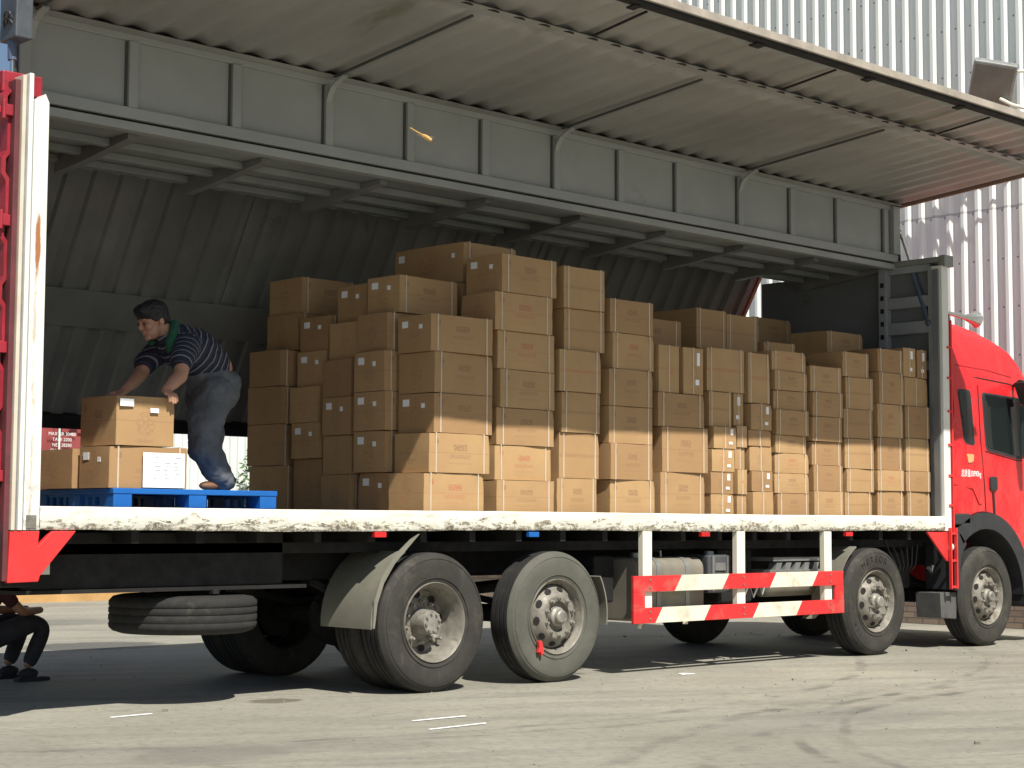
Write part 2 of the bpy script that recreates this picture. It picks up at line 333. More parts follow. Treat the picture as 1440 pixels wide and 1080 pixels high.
def tag(o, label=None, cat=None, group=None, kind=None):
    if label: o['label'] = label
    if cat: o['category'] = cat
    if group: o['group'] = group
    if kind: o['kind'] = kind
    return o
def empty(name, loc, label, cat, group=None):
    e = bpy.data.objects.new(name, None); COL.objects.link(e); e.location = loc; e.empty_display_size = .2
    return tag(e, label, cat, group)
def corr(a0, a1, origin, A, B, N, L, period, depth, prof=((0, 0), (.42, 0), (.5, 1), (.92, 1), (1, 0)), rows=2, jit=0):
    """corrugated sheet: profile repeats along A, straight along B (length L), relief along N"""
    A, B, N, origin = map(Vector, (A, B, N, origin)); xs = []
    n = int(math.ceil((a1 - a0) / period))
    for i in range(n):
        for t, h in prof[:-1]:
            x = a0 + (i + t) * period
            if x <= a1: xs.append((x, h))
    vs = []; k = len(xs)
    for j in range(rows):
        for x, h in xs: vs.append(origin + A * x + B * (L * j / (rows - 1)) + N * (h * depth + (random.uniform(-jit, jit) if 0 < j < rows - 1 else 0)))
    return MB().add(vs, [(j * k + i, j * k + i + 1, (j + 1) * k + i + 1, (j + 1) * k + i) for j in range(rows - 1) for i in range(k - 1)])
def text(s, size, loc, rot, mat_, name, parent=None, ext=.001, align='CENTER', sx=1):
    cu = bpy.data.curves.new('t', 'FONT'); cu.body = s; cu.size = size; cu.extrude = ext; cu.align_x = align; cu.align_y = 'CENTER'
    to = bpy.data.objects.new('t', cu); COL.objects.link(to); bpy.context.view_layer.update()
    me = bpy.data.meshes.new_from_object(to.evaluated_get(bpy.context.evaluated_depsgraph_get())); bpy.data.objects.remove(to)
    me.transform(Matrix.Translation(loc) @ Matrix(rot).to_4x4() @ Matrix.Diagonal((sx, 1, 1, 1)))
    me.materials.clear(); me.materials.append(M[mat_]); o = bpy.data.objects.new(name, me); COL.objects.link(o); o.parent = parent
    if parent is not None: o.matrix_parent_inverse = Matrix.Translation(-gl(parent))
    return o
ROT_NEAR = ((1, 0, 0), (0, 0, -1), (0, 1, 0))     # text facing -Y, reading along +X
ROT_REAR = ((0, 0, -1), (-1, 0, 0), (0, 1, 0))    # facing -X, reading towards -Y

# ------------------------------------------------------------ setting
g = MB().add([(-300, -300, 0), (300, -300, 0), (300, 300, 0), (-300, 300, 0)], [(0, 1, 2, 3)]).build('ground', 'ground'); tag(g, kind='structure')
M['dock'] = mat('ochre_dock_face', (.50, .30, .12), .8, 0, .25, 2, .6, (.3, .2, .1), 4)
M['dock_top'] = mat('pale_dock_top', (.42, .40, .34), .85, 0, .2, 2)
d = MB().box(-40, 10.6, 15.0, 60, -.1, .34, 0).build('platform', 'dock', bevel=.02); tag(d, kind='structure')
d = MB().box(-40, 10.6, 14.9, 60, .345, .40).build('pavement', 'dock_top'); tag(d, kind='structure')

wall = empty('warehouse_wall', (10.9, 0, 0), 'tall white corrugated metal warehouse wall behind the truck', 'wall')
corr(-9, 26, (10.84, 0, .55), (0, 1, 0), (0, 0, 1), (-1, 0, 0), 14, .21, .052, ((0, 0), (.46, 0), (.64, 1), (.86, 1), (1, 0))).build('corrugated_sheet', 'wall', wall)
MB().box(10.86, 11.2, -9, 26, .5, 14.5).build('backing', 'steel', wall)
MB().box(10.8, 11.15, -9, 26, -.05, .49).build('brick_plinth', 'brick', wall)
MB().box(10.76, 10.86, -9, 26, .49, .55).build('flashing', 'white_steel', wall)

# floodlight on the wall
fl = empty('floodlight', (10.84, 1.0, 6.6), 'square grey floodlight on a bracket high on the white warehouse wall', 'floodlight')
fb = MB().box(-.27, .27, -.07, .07, -.27, .27).build('housing', 'steel', fl, bevel=.02)
fb.matrix_parent_inverse = Matrix.Identity(4); fb.matrix_local = Matrix.Translation((-.42, .38, .22)) @ Matrix.Rotation(R(-62), 4, 'Z') @ Matrix.Rotation(R(14), 4, 'Y') @ Matrix.Rotation(R(32), 4, 'X')
fg = MB().box(-.235, .235, -.078, -.0702, -.235, .235).build('lens', mat('floodlight_lens', (.20, .21, .18), .35), fb); fg.matrix_parent_inverse = Matrix.Identity(4)
MB().tube([(10.84, .80, 6.50), (10.62, .82, 6.42), (10.5, .95, 6.42), (10.48, 1.15, 6.5), (10.45, 1.3, 6.6)], .022, 8).tube([(10.84, .55, 6.9), (10.6, .75, 6.9), (10.45, 1.05, 6.9)], .02, 8).build('bracket', 'white_steel', fl, smooth=True)

# ------------------------------------------------------------ the truck
T = empty('wing_van_truck', (0, 0, 0), 'red cab truck with its grey cargo side wing raised like a canopy, loaded with cartons', 'truck')
XR, XF = -3.40, 7.05
HY, HZ = .62, 4.05          # near hinge line
PT = (.615, 4.69)           # top of upright roof half
PE = (-1.97, 4.91)          # outer edge of the canopy
# floor, sill
MB().box(XR + .05, XF, .06, 2.44, 1.23, 1.345).build('cargo_floor', 'wood', T)
sl = MB()
xs = [XR + .1 + i * (XF - XR - .1) / 60 for i in range(61)]
prof = [(.055, 1.225), (.0, 1.215), (-.012, 1.235), (-.008, 1.30), (-.014, 1.35), (.0, 1.365), (.055, 1.365)]
vs = []
for i, x in enumerate(xs):
    dz = .006 * math.sin(x * 1.3) + random.uniform(-.004, .004)
    for y, z in prof: vs.append((x, y + random.uniform(-.003, .003), z + dz * (1 if z < 1.28 else .3)))
n = len(prof)
sl.add(vs, [(i * n + k, i * n + k + 1, (i + 1) * n + k + 1, (i + 1) * n + k) for i in range(60) for k in range(n - 1)])
sl.build('side_sill', 'sill', T, smooth=True, angle=50)
fs = MB().box(XR + .1, XF, 2.445, 2.5, 1.215, 1.36).build('side_sill', 'sill', T)
# rear post assembly
MB().prism([(-3.415, 1.215), (-3.305, 1.215), (-3.312, 3.93), (-3.34, 3.985), (-3.36, 3.95), (-3.415, 3.94)], -.016, .10).build('rear_post', 'post', T, bevel=.004)
MB().box(-3.455, -3.425, -.02, .10, 1.215, 4.10).build('guide_rail', 'white_post', T, bevel=.003)
MB().box(-3.50, -3.475, -.02, .10, 1.215, 4.08).build('guide_rail', 'cream', T, bevel=.003)
MB().box(-3.476, -3.415, .0, .10, 1.215, 4.04).build('post_groove', 'steel', T)
MB().box(-3.40, -3.33, -.024, -.017, 1.225, 1.31).build('latch_plate', mat('rusty_plate', (.2, .19, .16), .8, .2, .4, 20), T, bevel=.003)
MB().box(-3.52, -3.30, 2.40, 2.52, 1.215, 4.0).build('rear_post', 'white_post', T)
# rear door: ribbed red panel with hinges and lock bars
rd = MB()
zz = [1.25 + i * .05 for i in range(56)]
vs = []
for z in zz:
    k = (z % .40) / .40; off = 0 if k < .5 else .035 * min(1, (k - .5) * 8, (1 - k) * 8)
    vs += [(-3.56 - off, .055, z), (-3.56 - off, 2.44, z)]
rd.add(vs, [(2 * i, 2 * i + 1, 2 * i + 3, 2 * i + 2) for i in range(len(zz) - 1)])
rdo = rd.build('rear_door', 'red_old', T)
rdo.modifiers.new('s', 'SOLIDIFY').thickness = .03
for z in (1.55, 2.35, 3.15, 3.85):
    MB().box(-3.61, -3.54, .02, .06, z - .035, z + .035).tube([(-3.60, .03, z - .06), (-3.60, .03, z + .06)], .014, 8).box(-3.62, -3.60, .05, .20, z - .02, z + .02).build('hinge', 'red_old', rdo, bevel=.004)
for z in (1.9, 2.75, 3.5, 4.02):
    MB().box(-3.62, -3.60, .12, .17, z - .10, z + .02).build('hinge_plate', 'cream', rdo, bevel=.004)
for y in (.55, 1.0, 1.5, 1.95):
    b = MB().tube([(-3.64, y, 1.3), (-3.64, y, 3.95)], .016, 8)
    for z in (1.5, 2.4, 3.4): b.box(-3.67, -3.60, y - .04, y + .04, z - .03, z + .03)
    b.build('lock_bar', 'steel', rdo)
MB().box(-3.54, -3.505, .0, .10, .90, 4.05).build('corner_post', mat('maroon_corner', (.13, .03, .034), .6, 0, .3, 5), T, bevel=.004)
MB().box(-3.58, -3.30, .10, 2.46, 3.98, 4.12).build('rear_header', 'red_old', T, bevel=.01)
MB().box(-3.62, -3.3, .03, 2.48, .86, 1.21).build('rear_frame', 'chassis', T, bevel=.01)
# underrun bracket (red V) at rear
MB().prism([(-3.50, 1.21), (-3.30, 1.21), (-3.31, 1.115), (-3.21, 1.21), (-3.045, 1.21), (-3.29, .93), (-3.30, .895), (-3.51, .89)], -.012, .03).build('rear_bracket', 'red_steel', T, bevel=.004)
MB().box(-3.15, -3.08, .25, .33, .93, 1.02).build('tail_light', 'white_steel', T)
MB().prism([(6.66, 1.205), (7.09, 1.205), (7.09, .905), (7.02, .905)], -.005, .02).build('front_bracket', 'red_steel', T, bevel=.003)
# front post + bulkhead
MB().box(6.98, 7.10, -.015, .11, 1.215, 3.99).build('front_post', 'white_post', T, bevel=.006)
MB().box(6.955, 6.98, .02, .09, 1.36, 3.95).build('post_channel', 'bulkhead', T)
bh = MB().box(7.09, 7.13, .10, 2.44, 1.22, 4.035).build('bulkhead', 'bulkhead', T)
fr = MB()
for z0, z1 in ((3.955, 4.03), (3.58, 3.70), (3.30, 3.43), (2.9, 3.0), (2.4, 2.5), (1.9, 2.0)): fr.box(7.02, 7.085, .16, .68, z0, z1)
fr.box(7.0, 7.085, .11, .17, 1.36, 4.0).box(6.99, 7.085, .68, .78, 1.36, 4.03)
fr.build('bulkhead_frame', 'bulk_frame', bh, bevel=.006)
for i in range(14): MB().box(6.982, 6.989, .71, .75, 2.0 + i * .14, 2.05 + i * .14).build('slot', 'hole', bh)
MB().box(7.0, 7.14, .0, .80, 4.03, 4.09).box(6.99, 7.16, -.05, .02, 3.98, 4.10).build('front_header', 'ceiling', T, bevel=.008)
# fixed ceiling between the two hinges
cl = MB().box(XR + .1, 7.15, .66, 1.86, 4.04, 4.10).build('roof', 'ceiling', T)
b = MB()
b.box(XR, XF + .02, .575, .665, 4.005, 4.066)
b.build('roof_edge', mat('roof_edge_grey', (.30, .31, .29), .5, 0, .15, 2), T, bevel=.004)
b = MB()
for y, w in ((1.05, .07), (1.45, .07), (1.80, .10)): b.box(XR + .1, XF, y, y + w, 3.985, 4.038)
b.build('ceiling_rail', 'ceiling', cl, bevel=.004)
for i in range(9):
    x = -2.25 + i * 1.16
    MB().prism([(.80, 4.0), (.80, 4.039), (1.86, 4.039), (1.86, 3.90), (1.45, 3.93)], x, x + .08, 'YZ').build('crossbeam', 'far_wing', cl, bevel=.003)
MB().box(XR, XF, .60, .66, 4.067, 4.084).build('hinge_gap_strip', 'hole', T)  # shade in the gap under the wing flange, put in as a black strip
# ---- near wing: upright half
w1 = MB().box(XR + .15, XF, .605, .625, 4.085, 4.70).build('wing_roof_half', 'grey_wing', T)
b = MB().box(XR + .15, XF, .560, .604, 4.085, 4.165).box(XR + .15, XF, .575, .604, 4.64, 4.69)
b.build('wing_flange', 'grey_wing', w1, bevel=.005)
for x in (-3.2, -2.37, -1.5, -.64, .18, 1.0, 1.85, 2.67, 3.46, 4.38, 5.2, 5.98, 6.83):
    MB().box(x - .02, x + .055, .566, .604, 4.166, 4.639).build('wing_pillar', 'grey_wing', w1, bevel=.004)
    MB().box(x - .036, x - .0202, .592, .604, 4.17, 4.635).build('pillar_strip', 'seal', w1)  # thin dark grey strip along one edge of each wing pillar
MB().box(6.93, 7.05, .53, .604, 4.166, 4.68).build('wing_pillar', 'grey_wing', w1, bevel=.004)
SINP = tuple((i / 10, .5 - .5 * math.cos(2 * math.pi * i / 10)) for i in range(11))
# ---- near wing: canopy panel
ax = Vector((1, 0, 0)); dB = Vector((0, PE[0] - PT[0], PE[1] - PT[1])); LEN = dB.length; dB.normalize(); dN = Vector((0, dB.z * -1, dB.y)) * -1   # up-ish normal
if dN.z < 0: dN = -dN
O = Vector((0, PT[0], PT[1]))
P_ = lambda s, h=0: O + dB * s + dN * h
cano = corr(XR + .12, XF, P_(.05), ax, dB, dN, 1.74, .25, .030, SINP, 9, .0015)
w2 = cano.build('wing_side_panel', 'wing_under', T, smooth=True); sm = w2.modifiers.new('s', 'SOLIDIFY'); sm.thickness = .004; sm.offset = 1
cano = corr(XR + .12, XF, P_(1.90), ax, dB, dN, LEN - 1.96, .25, .028, SINP, 5, .0015)
o = cano.build('lower_panel', 'wing_under', w2, smooth=True); sm = o.modifiers.new('s', 'SOLIDIFY'); sm.thickness = .004; sm.offset = 1
def slab(s0, s1, h0, h1, x0, x1, name, mt, par, bev=.003):
    a, b_, c, d_ = P_(s0, h0), P_(s1, h0), P_(s1, h1), P_(s0, h1)
    return MB().prism([(q.y, q.z) for q in (a, b_, c, d_)], x0, x1, 'YZ').build(name, mt, par, bevel=bev)
slab(-.04, .05, -.004, .036, XR + .12, XF, 'hinge_strip', 'grey_wing', w2, 0)
slab(.0505, .13, -.007, -.003, XR + .12, XF, 'hinge_flashing', 'wing_under', w2, 0)
slab(1.80, 1.895, -.012, -.002, XR + .12, XF, 'panel_rail', 'wing_under', w2)
slab(-.03, LEN, .036, .042, XR + .12, XF, 'outer_skin', 'grey_wing', w2, 0)
slab(LEN - .06, LEN + .02, -.02, .055, XR + .10, XF + .02, 'edge_frame', 'chassis', w2)
slab(LEN + .021, LEN + .045, .0, .065, XR + .10, XF + .02, 'edge_trim', 'wing_edge', w2)
for i in range(30):
    x = XR + .3 + i * .35 + random.uniform(-.05, .05)
    if i % 4 == 1:
        slab(LEN - .10, LEN - .02, -.035, -.021, x, x + random.uniform(.05, .12), 'edge_clip', 'chassis', w2)
slab(-.02, LEN - .07, -.022, .05, XF - .0, XF + .035, 'end_frame', mat('end_frame_brown', (.24, .15, .115), .7, 0, .3, 4), w2)
slab(-.02, LEN - .07, -.022, .05, XR + .08, XR + .118, 'end_frame', 'wing_under', w2)
for x in (-.64, 1.85, 4.38, -3.15):
    a = P_(.12, -.012); b_ = P_(1.72, -.012)
    MB().bar((x, a.y, a.z), (x - .02, b_.y, b_.z), .020, .016).build('roof_brace', 'seal', w2)
    pts = [(x, .565, 4.50), (x, .545, 4.56), (x, .50, 4.615), (x, .43, 4.65), (x, .36, 4.672)]
    k = MB()
    for p0, p1 in zip(pts, pts[1:]): k.bar(p0, p1, .05, .014, (0, 1, 1))
    k.build('gusset', 'grey_wing', w1)
for x in (-1.9, .35, 2.6, 4.9):
    a = P_(1.93, -.012); b_ = P_(2.5, -.012)
    MB().bar((x, a.y, a.z), (x - .05, b_.y, b_.z), .02, .012).build('lower_brace', 'chassis', w2)
for i in range(41):  # flat dark half-ellipses spaced along the panel rail
    x = XR + .30 + i * .25; e = []
    for j in range(7):
        t = math.pi * j / 6; e.append((x + .055 * math.cos(t), 1.868 + .030 * math.sin(t)))
    lo_, hi_ = [P_(q[1], -.0145) for q in e], [P_(q[1], -.0125) for q in e]
    MB().add([(q[0], v.y, v.z) for q, v in zip(e, lo_)] + [(q[0], v.y, v.z) for q, v in zip(e, hi_)], [tuple(range(7)), tuple(range(7, 14))[::-1]] + [(j, j + 7, (j + 1) % 7 + 7, (j + 1) % 7) for j in range(7)]).build('rail_notch', 'hole', w2)
XG = 7.16
# ---- far wing, part raised
TH = R(30); fy, fz = 1.86, 4.04
cy, cz = fy + .60 * math.cos(TH), fz + .60 * math.sin(TH)
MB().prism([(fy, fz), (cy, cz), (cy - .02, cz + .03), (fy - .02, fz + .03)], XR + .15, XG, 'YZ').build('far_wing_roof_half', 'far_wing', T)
fd = Vector((0, math.sin(TH), -math.cos(TH))); fn = Vector((0, math.cos(TH), math.sin(TH)))
FO = Vector((0, cy, cz))
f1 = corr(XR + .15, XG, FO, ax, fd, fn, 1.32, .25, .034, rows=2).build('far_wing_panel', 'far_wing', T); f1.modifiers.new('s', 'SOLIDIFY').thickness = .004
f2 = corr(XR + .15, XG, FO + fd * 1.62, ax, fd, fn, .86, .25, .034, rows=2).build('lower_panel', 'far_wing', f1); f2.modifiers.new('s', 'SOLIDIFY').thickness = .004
def fslab(s0, s1, h0, h1, x0, x1, name, mt, par):
    q = [FO + fd * s0 + fn * h0, FO + fd * s1 + fn * h0, FO + fd * s1 + fn * h1, FO + fd * s0 + fn * h1]
    return MB().prism([(v.y, v.z) for v in q], x0, x1, 'YZ').build(name, mt, par, bevel=.003)
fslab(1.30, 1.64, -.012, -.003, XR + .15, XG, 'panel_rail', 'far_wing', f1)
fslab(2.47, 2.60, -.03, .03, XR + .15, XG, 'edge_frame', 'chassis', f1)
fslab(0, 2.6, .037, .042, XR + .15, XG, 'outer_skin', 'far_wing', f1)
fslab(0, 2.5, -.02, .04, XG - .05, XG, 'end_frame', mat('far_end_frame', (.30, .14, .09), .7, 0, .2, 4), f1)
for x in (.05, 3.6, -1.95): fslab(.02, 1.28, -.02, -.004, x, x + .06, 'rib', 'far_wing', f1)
# hydraulic struts
def strut(p0, p1, name='hydraulic_strut'):
    p0, p1 = Vector(p0), Vector(p1); mid = p0.lerp(p1, .55)
    s_ = MB().tube([p0, mid], .030, 12).ball(p0, .04).build(name, 'blue_steel', T, smooth=True)
    MB().tube([mid, p1], .016, 10).ball(p1, .035).build('piston_rod', 'chrome', s_, smooth=True)
strut((7.02, .17, 3.40), (7.09, .56, 4.42)); strut((-3.46, .24, 4.62), (-3.46, .19, 3.9))
k = MB().box(-3.5, -3.38, .10, .32, 4.35, 4.92).build('strut_housing', mat('blue_grey_housing', (.07, .08, .095), .5, 0, .3, 6), T, bevel=.01)
k = MB()
for i in range(4): k.tube([(-3.50 - .02 * math.sin(t), .20 + .055 * math.cos(t + i), 4.44 + .05 * math.sin(t) + .012 * i) for t in [j * .5 for j in range(14)]], .007, 6)
k.build('hose', 'black', T)
MB().prism([(.56, 4.1), (.66, 4.1), (.66, 4.66), (.58, 4.66)], 7.05, 7.10, 'YZ').build('hinge_arm', 'chassis', T)
# ---- chassis
b = MB()
for y in (.72, 1.66): b.box(-3.2, 8.6, y, y + .09, .84, 1.13)
for y in (.30, 2.1): b.box(-3.25, XF, y, y + .05, 1.05, 1.13)
b.box(-3.25, -1.2, .30, .34, .83, 1.2)
b.build('chassis_frame', 'chassis', T, bevel=.006)
b = MB()
for i in range(21): b.box(-3.1 + i * .5, -3.04 + i * .5, .06, 2.42, 1.13, 1.229)
b.build('floor_bearers', 'chassis', T)
MB().box(-3.3, -1.0, .28, 2.2, .80, .826).build('rear_undertray', 'chassis', T)
b = MB()
for x in (-1.6, .65, 3.0, 5.0, 6.6): b.box(x, x + .12, .811, 1.66, .88, 1.08)
b.tube([(-.2, 1.23, .6), (3.2, 1.23, .82), (6.3, 1.23, .85)], .055, 10)
b.box(4.9, 7.4, .95, 1.55, .55, 1.05)
b.build('driveline', 'chassis', T, bevel=.01)
AX = [(0, 'deep'), (1.31, 'flat'), (5.754, 'flat'), (7.80, 'flat')]
for x, kd in AX:
    b = MB(); b.tube([(x, .2, .525), (x, 2.3, .525)], .075, 12)
    if x < 2: b.ball((x, 1.23, .525), (.22, .2, .24), 14)
    b.build('axle', 'chassis', T, smooth=True)
    for y in (.68, 1.72):
        MB().prism([(x - .62, .84), (x - .3, .70), (x, .64), (x + .3, .70), (x + .62, .84), (x + .62, .80), (x + .3, .655), (x, .59), (x - .3, .655), (x - .62, .80)], y, y + .08).build('leaf_spring', 'chassis', T)
# ---- wheels
RT = .525
def tyre_mesh(y0, sgn, w=.27, c=(0, 0, RT), tread_mi=1):
    p = [(.02, .292), (.006, .31), (.0, .345), (-.006, .40), (-.008, .45), (.0, .485), (.012, .503), (.024, .508), (.028, .516), (.045, .5235)]
    grooves = [.085, .135, .185]
    tr = [(.045, .5235)]
    for g_ in grooves: tr += [(g_ - .006, .525), (g_ - .005, .513), (g_ + .005, .513), (g_ + .006, .525)]
    tr += [(w - .045, .5235)]
    back = [(w - a, r) for a, r in reversed(p)]
    mb = MB()
    f = lambda q: [(y0 + sgn * a, r) for a, r in q]
    mb.lathe(f(p), c, n=72); mb.lathe(f(tr), c, n=72, mi=tread_mi); mb.lathe(f(back), c, n=72)
    mb.lathe(f([(w - .02, .292), (.02, .292)]), c, n=72)
    for rr in (.335, .478): mb.lathe(f([(.0035, rr - .004), (-.006, rr), (.0035, rr + .004)]), c, n=72)
    return mb
def disc(mb, y, r0, r1, c, n=64, holes=0, hr=.03, hd=.2, mi=0): pass
def make_wheel(x, y0, sgn, kind, label=None, mt='rubber', dual=False, par=T):
    w = bpy.data.objects.new('wheel', None); COL.objects.link(w); w.parent = par; w.location = (x, y0, 0); w.empty_display_size = .2
    if label: w['label'] = label
    c = (x, 0, RT)
    t = tyre_mesh(y0, sgn, c=c).build('tyre', [mt, 'tread'], w, smooth=True, angle=60)
    f = lambda q: [(y0 + sgn * a, r) for a, r in q]
    rim = MB()
    if kind == 'deep':
        rim.lathe(f([(.030, .300), (.004, .304), (-.004, .299), (.0, .292), (.02, .286), (.035, .270), (.07, .265), (.085, .252), (.16, .248), (.19, .235)]), c, n=64)
        rim.lathe(f([(.19, .240), (.205, .20), (.185, .16), (.18, .10), (.17, .02)]), c, n=64)
    else:
        rim.lathe(f([(.030, .300), (.004, .304), (-.004, .299), (.0, .292), (.02, .286), (.035, .272), (.06, .262), (.10, .256)]), c, n=64)
        rim.lathe(f([(.10, .262), (.07, .255), (.035, .235), (.0, .19), (-.012, .178), (-.016, .165), (-.012, .150), (-.010, .125)]), c, n=64)
        rim.lathe(f([(-.010, .125), (.03, .118), (.035, .02)]), c, n=48)
    hb = MB()
    if kind == 'deep':
        hb.lathe(f([(.18, .098), (.045, .090), (.032, .084), (.030, .04), (.026, .001)]), c, n=32)
        for i in range(8):
            a = i * math.pi / 4 + .2; hb.lathe(f([(.031, .011), (.016, .011), (.014, .001)]), (x + .066 * math.cos(a), 0, RT + .066 * math.sin(a)), n=6)
        hb.lathe(f([(.19, .034), (.165, .032), (.16, .012), (.10, .010), (.095, .001)]), (x + .15, 0, RT - .13), n=12)
    else:
        hb.lathe(f([(.03, .085), (-.005, .078), (-.02, .06), (-.05, .055), (-.06, .045), (-.063, .001)]), c, n=32)
    for i in range(10):
        a = i * math.pi / 5 + .3; rr = .150 if kind == 'flat' else .155; yb = -.014 if kind == 'flat' else .165
        hb.lathe(f([(yb + .005, .018), (yb - .012, .017), (yb - .013, .011), (yb - .034, .010), (yb - .035, .001)]), (x + rr * math.cos(a), 0, RT + rr * math.sin(a)), n=8)
    hb.build('hub', 'hub', w, smooth=True, angle=35)
    hh = rim
    nh = 10 if kind == 'flat' else 8
    for i in range(nh):
        a = i * 2 * math.pi / nh + .12; rr = .222 if kind == 'flat' else .205
        if kind == 'flat':
            ca, sa = math.cos(a), math.sin(a); T_ = Vector((-sa, 0, ca)); Rr = Vector((ca * .72, sgn * .62, sa * .72))
            cc = Vector((x + rr * ca, y0 + sgn * .018, RT + rr * sa))
        else:
            ca, sa = math.cos(a), math.sin(a); T_ = Vector((-sa, 0, ca)); Rr = Vector((ca, 0, sa)); cc = Vector((x + rr * ca, y0 + sgn * .185, RT + rr * sa))
        hh.add([cc + (T_ * math.cos(q) * .033 + Rr * math.sin(q) * .027) for q in [j * math.pi / 8 for j in range(16)]], [tuple(range(16))], 1)
    rim.build('rim', ['rim', 'hole'], w, smooth=True, angle=50)
    if dual:
        t2 = tyre_mesh(y0 + sgn * .32, sgn, c=c).build('tyre', ['rubber', 'tread'], w, smooth=True, angle=60)
    MB().lathe(f([(.2, .20), (.45, .20), (.45, .05)]), c, n=24).build('brake_drum', 'chassis', w)
    return w
wheels = [make_wheel(0, 0, 1, 'deep', 'deep dished rearmost wheel of the near side', 'rubber', True),
          make_wheel(1.31, 0, 1, 'flat', 'wheel with pale dusty tyre ahead of the rearmost wheel', 'rubber_pale', False),
          make_wheel(5.754, 0, 1, 'flat', 'wheel just behind the cab, moulded lettering on its tyre', 'rubber', False),
          make_wheel(7.80, 0, 1, 'flat', 'steering wheel under the cab arch', 'rubber', False)]
for x, kd in AX: make_wheel(x, 2.45, -1, kd, None, 'rubber', x == 0)
# moulded lettering (unreadable in the photo beyond a few letters)
def arc_text(s, wpar, x, r, a0, step, size):
    for i, ch in enumerate(s):
        a = a0 - i * step
        rot = Matrix(ROT_NEAR).to_4x4() @ Matrix.Rotation(a - math.pi / 2, 4, 'Z')
        text(ch, size, Vector((x + r * math.cos(a), -.009, RT + r * math.sin(a))), rot.to_3x3(), 'hole', 'moulded_letter', wpar, .001)
arc_text('METEOR', wheels[2], 5.754, .415, R(122), R(10.5), .085)
arc_text('11R', wheels[2], 5.754, .415, R(228), R(9), .07)
MB().prism([(1.06, .34), (1.09, .345), (1.105, .30), (1.115, .25), (1.09, .225), (1.075, .26), (1.055, .25), (1.065, .29)], -.045, -.012).build('red_tag', 'red_steel', wheels[1], bevel=.004)
# fenders
def fender(cx, r, a0, a1, y0, y1, name, mt, th=.012, n=26):
    p = [(cx + r * math.cos(R(a0 + (a1 - a0) * i / n)), RT + r * math.sin(R(a0 + (a1 - a0) * i / n))) for i in range(n + 1)]
    q = [(cx + (r + th) * math.cos(R(a0 + (a1 - a0) * i / n)), RT + (r + th) * math.sin(R(a0 + (a1 - a0) * i / n))) for i in range(n, -1, -1)]
    b_ = MB()
    for i in range(n):
        b_.prism([p[i], p[i + 1], q[n - i - 1], q[n - i]], y0, y1)
    return b_.build(name, mt, T)
fender(0, .595, 183, 118, .02, .62, 'mudguard', 'fender')
fender(1.31, .62, 30, -8, .04, .34, 'mudguard', 'fender')
fender(5.754, .60, 176, 118, .03, .32, 'mudguard', 'fender')
MB().prism([(-.60, .50), (-.585, .50), (-.56, .68), (-.50, .83), (-.40, .97), (-.27, 1.09), (-.16, 1.19), (-.24, 1.15), (-.42, 1.01), (-.53, .86), (-.59, .70)], .0, .02).build('mudguard_lip', 'fender', T)
# spare tyre, lying flat under the rear overhang
sp = MB().lathe([(0, .29), (-.006, .34), (-.004, .44), (.012, .49), (.035, .515), (.06, .52), (.075, .512), (.09, .52), (.12, .52), (.13, .511), (.14, .52), (.17, .52), (.18, .511), (.19, .52), (.22, .518), (.25, .49), (.262, .44), (.262, .34), (.255, .29)], (-1.80, .66, .50), 'Z', 64)
sp.build('spare_tyre', 'tread', T, smooth=True, angle=50)
MB().box(-1.9, -1.82, .4, .9, .765, .80).lathe([(.60, .29), (.66, .28), (.67, .05)], (-1.86, .66, 0), 'Z', 32).bar((-1.8, .25, .79), (-1.8, 1.2, .79), .05, .03).bar((-2.25, .66, .62), (-2.1, .66, .84), .02, .02).bar((-1.35, .66, .62), (-1.5, .66, .84), .02, .02).build('spare_carrier', 'chassis', T)
# fuel tank, battery box, air tanks, silencer
def rrect(y0, y1, z0, z1, r, n=5):
    o_ = []
    for cy_, cz_, a in ((y1 - r, z1 - r, 0), (y0 + r, z1 - r, 90), (y0 + r, z0 + r, 180), (y1 - r, z0 + r, 270)):
        for i in range(n + 1): o_.append((cy_ + r * math.cos(R(a + 90 * i / n)), cz_ + r * math.sin(R(a + 90 * i / n))))
    return o_
tk = MB().prism(rrect(.10, .66, .44, .98, .10), 2.38, 3.26, 'YZ').build('fuel_tank', 'tank', T, bevel=.02, smooth=True)
for x in (2.62, 3.0): MB().prism(rrect(.094, .666, .434, .986, .105), x, x + .05, 'YZ').build('tank_strap', 'steel', tk)
MB().lathe([(.98, .05), (1.02, .05), (1.03, .01)], (2.55, .28, 0), 'Z', 20).tube([(2.9, .3, .98), (2.9, .3, 1.03), (2.92, .5, 1.06)], .012, 8).build('filler_cap', 'steel', tk, smooth=True)
MB().tube([(2.42, .12, .38), (2.42, .12, .41), (2.44, .12, .43)], .02, 8).tube([(3.02, .12, .40), (3.02, .12, .44)], .025, 8).build('drain_plug', 'white_steel', tk)
bt = MB().box(3.34, 3.66, .12, .55, .66, 1.0).build('urea_box', mat('grey_plastic_box', (.075, .08, .085), .5, 0, .3, 8), T, bevel=.02)
MB().box(3.38, 3.41, .105, .119, .67, .99).box(3.58, 3.61, .105, .119, .67, .99).box(3.42, 3.57, .108, .119, .86, .93).lathe([(1.0, .05), (1.03, .045), (1.035, .01)], (3.5, .25, 0), 'Z', 16).build('box_trim', 'steel', bt)
at = MB().tube([(4.30, .30, .70), (4.33, .30, .70), (5.10, .30, .70), (5.15, .30, .70)], [.05, .105, .105, .05], 24).build('air_tank', 'tank', T, smooth=True, angle=50)
MB().tube([(4.28, .22, .72), (4.2, .2, .62), (4.16, .2, .72), (4.1, .22, .6), (4.04, .22, .72), (3.98, .24, .60)], .012, 8).build('air_hose', 'steel', at, smooth=True)
